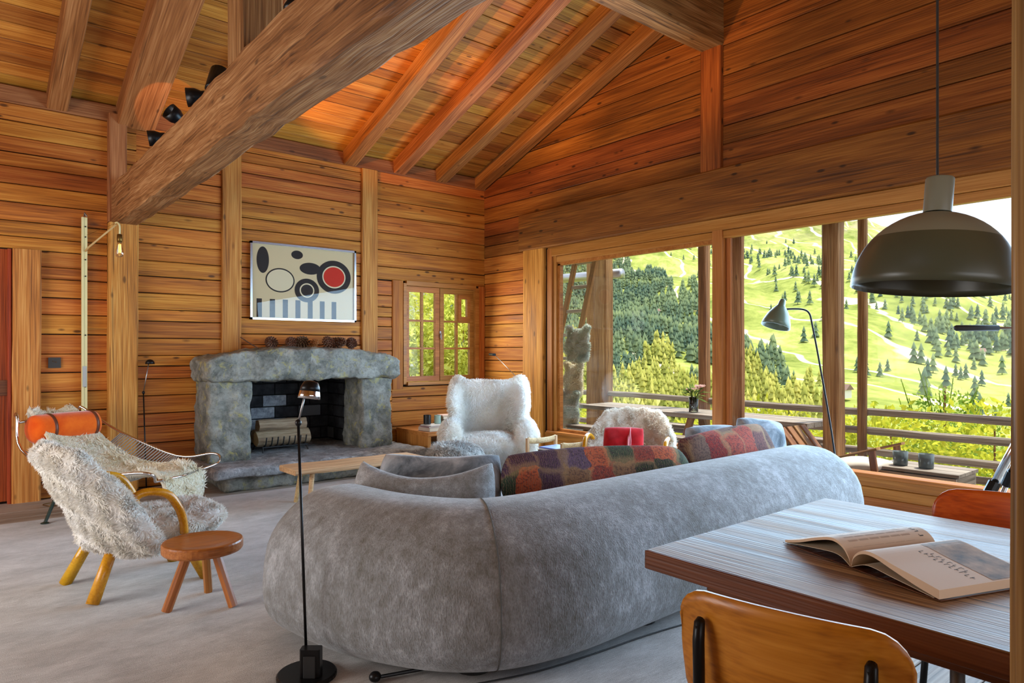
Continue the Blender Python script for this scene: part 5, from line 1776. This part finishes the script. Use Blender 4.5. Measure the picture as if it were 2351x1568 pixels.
def ground(r, az):
    if r < 150:
        return float(np.interp(r, [0, 8, 14, 40, 150], [-1.6, -1.8, -2.6, -8, -24]))
    s_ = (r - 150) / 1450
    top = ridge(az) * 1600
    z = -24 + (top + 24) * min(1.0, s_) ** 1.25
    if s_ > 1:
        z -= (s_ - 1) * 220
    q = Vector((r * math.sin(math.radians(az)), r * math.cos(math.radians(az)), 0))
    k = min(1.0, (r - 150) / 500)
    z += k * (30 * mnoise.noise(q / 240) + 17 * mnoise.noise(q / 90) + 7 * mnoise.noise(q / 34)) * (1 if s_ < 1 else 0.6)
    return z


V, F = [], []
azs = np.linspace(-40, 130, 171)
rs = np.concatenate([np.linspace(8.9, 60, 14), np.geomspace(66, 2300, 95)])
for az in azs:
    for r in rs:
        V.append((r * math.sin(math.radians(az)), r * math.cos(math.radians(az)), ground(r, az)))
nr = len(rs)
for i in range(len(azs) - 1):
    for j in range(nr - 1):
        k = i * nr + j
        F.append((k, k + 1, k + nr + 1, k + nr))
t = NT('alpine_meadow')
p = t.coord()
a = t.noise(p, 0.010, 6, 0.65, 0.6)
b = t.noise(p, 0.09, 5, 0.7)
col = t.ramp(t.math('ADD', t.math('MULTIPLY', a, 0.55), t.math('MULTIPLY', b, 0.45)), [(0.36, S(100, 114, 50)), (0.5, S(146, 154, 78)), (0.64, S(190, 188, 118))])
zz = t.n('SeparateXYZ', {0: p}).outputs[2]
rock = t.math('MULTIPLY', t.rng(zz, 120, 260), t.rng(t.noise(p, 0.02, 6, 0.7, 1.0), 0.42, 0.62))
col = t.mix(rock, col, S(168, 150, 124))
wv = t.n('TexWave', {'Vector': t.map(p, (1, 1, 1), (0, 0, 0), (0, 0, 0.6)), 'Scale': 0.006, 'Distortion': 9.0, 'Detail': 3.0, 'Detail Scale': 1.2}).outputs['Fac']
col = t.mix(t.rng(wv, 0.975, 0.99, 0, 0.8), col, S(232, 214, 180))
snow = t.math('MULTIPLY', t.rng(zz, 170, 260), t.rng(t.noise(t.map(p, (1, 1, 0.3)), 0.03, 4, 0.6, 0.5), 0.64, 0.67))
col = t.mix(snow, col, (0.85, 0.87, 0.9, 1))
M['meadow'] = t.pbr(Base_Color=col, Roughness=1.0, Specular_IOR_Level=0.05)
hill = put('hillside', fast_mesh('hillside', V, F), 'meadow')
hill.data.polygons.foreach_set('use_smooth', [True] * len(hill.data.polygons))
tag(hill, 'sunlit alpine meadow slopes rising to the ridge', kind='structure')


def conifer_arrays(rng, n=7, tiers=3):
    V, F = [], []
    for k in range(tiers):
        z0 = 0.08 + 0.29 * k
        z1 = z0 + 0.40 if k < tiers - 1 else 1.0
        r = 0.22 * (1 - k * 0.27)
        b0 = len(V)
        for j in range(n):
            a_ = 2 * PI * j / n + k
            rr_ = r * (1 + 0.25 * (j % 2))
            V.append((rr_ * math.cos(a_), rr_ * math.sin(a_), z0 - 0.03 * (j % 2)))
        V.append((0, 0, z1))
        for j in range(n):
            F.append((b0 + j, b0 + (j + 1) % n, b0 + n))
    b0 = len(V)
    for j in range(4):
        a_ = PI / 2 * j
        V.append((0.025 * math.cos(a_), 0.025 * math.sin(a_), -0.05))
    V.append((0, 0, 0.3))
    for j in range(4):
        F.append((b0 + j, b0 + (j + 1) % 4, b0 + 4))
    return np.array(V), np.array(F)


CV, CF = conifer_arrays(None)


def forest(name, spots, mat, label):
    vs, fs = [], []
    for i, (x, yy, z, h, a_) in enumerate(spots):
        c_, s_ = math.cos(a_), math.sin(a_)
        R2 = np.array([[c_, -s_, 0], [s_, c_, 0], [0, 0, 1]])
        vs.append((CV * h) @ R2.T + np.array([x, yy, z]))
        fs.append(CF + i * len(CV))
    o = put(name, fast_mesh(name, np.concatenate(vs), np.concatenate(fs)), mat)
    return tag(o, label, 'forest', None, 'stuff')


M['spruce'] = leafmat('hazy_spruce_needles', S(92, 116, 100), S(150, 164, 116), 0.03)  # distant haze and light put into the needle colour, paler and bluer
M['larch'] = leafmat('young_larch_needles', S(150, 156, 70), S(204, 198, 110), 0.06)
rng = random.Random(12)
dark, pale = [], []
tries = 0
while len(dark) < 10500 and tries < 160000:
    tries += 1
    az = rng.uniform(18, 66)
    rmax = float(np.interp(az, [18, 40, 48, 52, 55, 60, 64, 66], [700, 760, 800, 650, 520, 360, 240, 180]))
    r = math.sqrt(rng.uniform(190 ** 2, 830 ** 2))
    if r > rmax * (1 + 0.10 * math.sin(az * 2.1) + 0.05 * math.sin(az * 7.3)):
        continue
    x, yy = r * math.sin(math.radians(az)), r * math.cos(math.radians(az))
    if mnoise.noise(Vector((x / 45, yy / 45, 3))) > 0.42:
        continue
    rec = (x, yy, ground(r, az), rng.uniform(5, 9.5), rng.uniform(0, 6))
    rec = rec[:3] + (rec[3] * (0.75 if r < 300 else 1.0), rec[4])
    (pale if r < 300 + 40 * math.sin(az) else dark).append(rec)
while len(pale) < 3800:
    az = rng.uniform(20, 64)
    r = rng.uniform(75, 200)
    x, yy = r * math.sin(math.radians(az)), r * math.cos(math.radians(az))
    pale.append((x, yy, ground(r, az), rng.uniform(2.2, 4.4), rng.uniform(0, 6)))
for az0, r0, saz, sr, n in [(67.5, 620, 1.4, 60, 60), (71.3, 540, 0.6, 80, 40), (74.5, 480, 2.0, 60, 130), (63.0, 700, 1.6, 120, 90), (76.5, 800, 2.0, 120, 120), (57, 900, 3.0, 60, 60), (61, 850, 2.5, 25, 50)]:
    for _ in range(n):
        az, r = rng.gauss(az0, saz), rng.gauss(r0, sr)
        dark.append((r * math.sin(math.radians(az)), r * math.cos(math.radians(az)), ground(r, az), rng.uniform(6, 11), rng.uniform(0, 6)))
forest('spruce_forest', dark, 'spruce', 'dark spruce forest covering the opposite slope')
forest('larch_wood', pale, 'larch', 'sunlit yellow-green young trees below the dark forest')
for k, (az, r) in enumerate([(66.4, 330), (67.0, 318), (67.9, 325), (68.4, 345), (71.0, 265), (72.6, 350), (72.9, 345), (73.2, 350), (74.0, 240), (74.9, 225), (73.6, 262), (70.6, 290), (75.6, 300)]):
    x, yy = r * math.sin(math.radians(az)), r * math.cos(math.radians(az))
    me = fast_mesh('conifer', CV * rng.uniform(5, 8), CF)
    o = put('conifer', me, 'spruce')
    o.location = (x, yy, ground(r, az))
    o.rotation_euler = (0, 0, rng.uniform(0, 6))
    tag(o, 'lone dark conifer standing on the sunlit meadow', 'tree', 'lone conifers on the meadow')
M['bwhite'] = plain('chalet_render', S(226, 220, 210), 0.8)
M['broof'] = plain('chalet_roof', S(120, 92, 78), 0.8)
for k, (az, r, lb) in enumerate([(65.4, 240, 'tiny pale chalet low on the meadow left of the dark slim post'), (74.0, 420, 'tiny chalet in front of the spruces on the right slope'), (51.5, 470, 'tiny white house amid the dark forest')]):
    x, yy = r * math.sin(math.radians(az)), r * math.cos(math.radians(az))
    ct = thing('chalet', lb, 'house', (x, yy, ground(r, az) + 1), 0.5 * k, 'distant chalets')
    ct.scale = (0.55, 0.55, 0.55)
    MB().box((0, 0, 2), (8, 7, 5)).build('walls', 'bwhite', ct)
    MB().prism([(-5, 4.3), (5, 4.3), (0, 7.5)], 9, lambda q: Vector((q[0], q[2] - 4.5, q[1]))).build('roof', 'broof', ct)

# ------------------------------------------------------------------ shrubs below the railing
M['bush'] = leafmat('sunlit_leaves', S(150, 166, 46), S(236, 230, 84), 3.0)
M['bush3'] = leafmat('pale_sunlit_leaves', S(190, 200, 90), S(246, 240, 130), 2.0)
M['bush2'] = leafmat('fresh_needles', S(96, 130, 50), S(176, 196, 80), 3.0)


def leaf_cloud(name, blobs, n, size, mat, parent, seed):
    rng = np.random.default_rng(seed)
    P, D = [], []
    wts = np.array([b[3] * b[4] * b[5] for b in blobs])
    for b, m_ in zip(blobs, rng.multinomial(n, wts / wts.sum())):
        d = rng.normal(size=(m_, 3))
        d /= np.linalg.norm(d, axis=1)[:, None]
        rad = rng.uniform(0.55, 1.05, m_)[:, None]
        P.append(np.array(b[:3]) + d * rad * np.array(b[3:]))
        D.append(d)
    P, D = np.concatenate(P), np.concatenate(D)
    N = len(P)
    a_ = D + rng.normal(size=(N, 3)) * 0.8
    a_ /= np.linalg.norm(a_, axis=1)[:, None]
    b_ = np.cross(a_, rng.normal(size=(N, 3)))
    b_ /= np.linalg.norm(b_, axis=1)[:, None]
    s_ = size * rng.uniform(0.6, 1.4, N)[:, None]
    V = np.stack([P, P + a_ * s_ * 0.5 + b_ * s_ * 0.22, P + a_ * s_, P + a_ * s_ * 0.5 - b_ * s_ * 0.22], 1).reshape(-1, 3)
    F = np.arange(N)[:, None] * 4 + np.array([[0, 1, 2, 3]])
    o = put(name, fast_mesh(name, V, F), mat, parent)
    o['kind'] = 'stuff'
    return o


def bush(label, c, blobs, n, size, mat, seed, stems=4, cat='bush', name='bush'):
    b_ = thing(name, label, cat, c, 0, 'shrubs below the deck')
    leaf_cloud('foliage', blobs, n, size, mat, b_, seed)
    rng = random.Random(seed)
    for k in range(stems):
        bl = blobs[k % len(blobs)]
        MB().tube(catmull([(bl[0] * .3, bl[1] * .3, 0), (bl[0] * .6, bl[1] * .7, bl[2] * .5), (bl[0], bl[1], bl[2] + bl[5] * .6)], 3), [0.03 - 0.0035 * q for q in range(7)], 6).build('stem', 'deckpost', b_)
    return b_


bush('broad yellow-green bush directly behind the railing on the right', (9.6, 2.6, -1.72), [(0, -1.4, 1.7, .8, 1.0, .7), (0, 0, 1.75, .8, 1.0, .75), (0, 1.2, 1.7, .8, .9, .7), (-.2, -2.6, 1.6, .8, 1.0, .75), (.3, 0, .9, 1.0, 2.8, .9)], 16000, 0.10, 'bush', 71, 5)
bush('yellow-green bush behind the railing under the mullion', (9.7, 5.0, -1.95), [(0, -.8, 1.7, .8, .9, .7), (0, .6, 1.8, .8, .9, .75), (0.2, 1.6, 1.7, .8, .8, .6), (.2, .4, .8, 1.0, 2.0, .9)], 12000, 0.10, 'bush', 72, 4)
bush('yellow-green bush behind the railing at the left of the deck', (10.2, 8.4, -1.95), [(0, -1.2, 1.4, .9, 1.0, .7), (0, .6, 1.5, .9, 1.1, .75), (.2, 2.2, 1.5, .9, 1.0, .7)], 10000, 0.10, 'bush', 73, 4)
# young spruce with upright tips
ys = thing('young_spruce', 'bright green young spruce with upright tips behind the railing', 'tree', (10.9, 3.55, -2.2), 0, 'shrubs below the deck')
leaf_cloud('foliage', [(0, 0, 2.75, .42, .42, .32), (0, 0, 2.35, .7, .7, .4), (0, 0, 1.9, .95, .95, .45), (0, 0, 1.4, 1.1, 1.1, .5)], 8000, 0.075, 'bush2', ys, 75)
MB().tube([(0, 0, 0), (0, 0, 3.1)], [0.06, 0.012], 8).build('trunk', 'deckpost', ys)
rng = random.Random(8)
for k in range(14):
    a_ = k * 2.4
    r = 0.15 + 0.5 * (k / 14)
    b0 = Vector((math.cos(a_) * r, math.sin(a_) * r, 2.75 - 0.5 * k / 14))
    tip = b0 + Vector((math.cos(a_) * 0.18, math.sin(a_) * 0.18, 0.5 + rng.uniform(-.1, .15)))
    tm = MB().tube([b0, tip], [0.012, 0.006], 5)
    for q in range(10):
        s_ = 0.3 + 0.7 * q / 10
        cpt = b0.lerp(tip, s_)
        e = Vector((math.cos(q * 2.4), math.sin(q * 2.4), 0.8)).normalized() * 0.06
        sd_ = Vector((-e.y, e.x, 0)) * 0.18
        tm.add([cpt + sd_, cpt + e, cpt - sd_], [(0, 1, 2)])
    tm.build('shoot', 'bush2', ys)

# trees and a house outside the small window
bush('sunlit leafy tree outside the small casement window, on the right', (8.7, 12.2, -2.0), [(0, 0, 3.4, 1.0, 1.0, 1.2), (0.2, 0, 2.2, 1.2, 1.2, 1.2), (.6, .6, 4.6, .9, .9, 1.1)], 14000, 0.13, 'bush3', 81, 3, 'tree', 'garden_tree')
bush('sunlit leafy tree outside the small casement window, in the middle', (7.7, 12.8, -2.2), [(0, 0, 3.2, 1.0, 1.0, 1.1), (-.2, 0, 2.0, 1.1, 1.1, 1.1), (.1, .6, 4.6, .8, .8, 1.0)], 12000, 0.13, 'bush3', 82, 3, 'tree', 'garden_tree')
bush('low bush outside the small casement window, on the left', (7.0, 11.6, -2.0), [(0, 0, 2.0, .9, .9, .8), (.7, 0, 1.9, .9, .9, .8)], 8000, 0.12, 'bush', 83, 2)
nb = thing('neighbour_house', 'white neighbouring house seen through the small casement window', 'house', (9.2, 18.5, -3))
MB().box((-0.4, 0, 3.3), (4.0, 5, 6.6)).build('walls', 'bwhite', nb)
MB().prism([(-3.6, 6.4), (3.0, 6.4), (-0.3, 8.4)], 6.4, lambda q: Vector((q[0], q[2] - 3.2, q[1]))).build('roof', 'broof', nb)
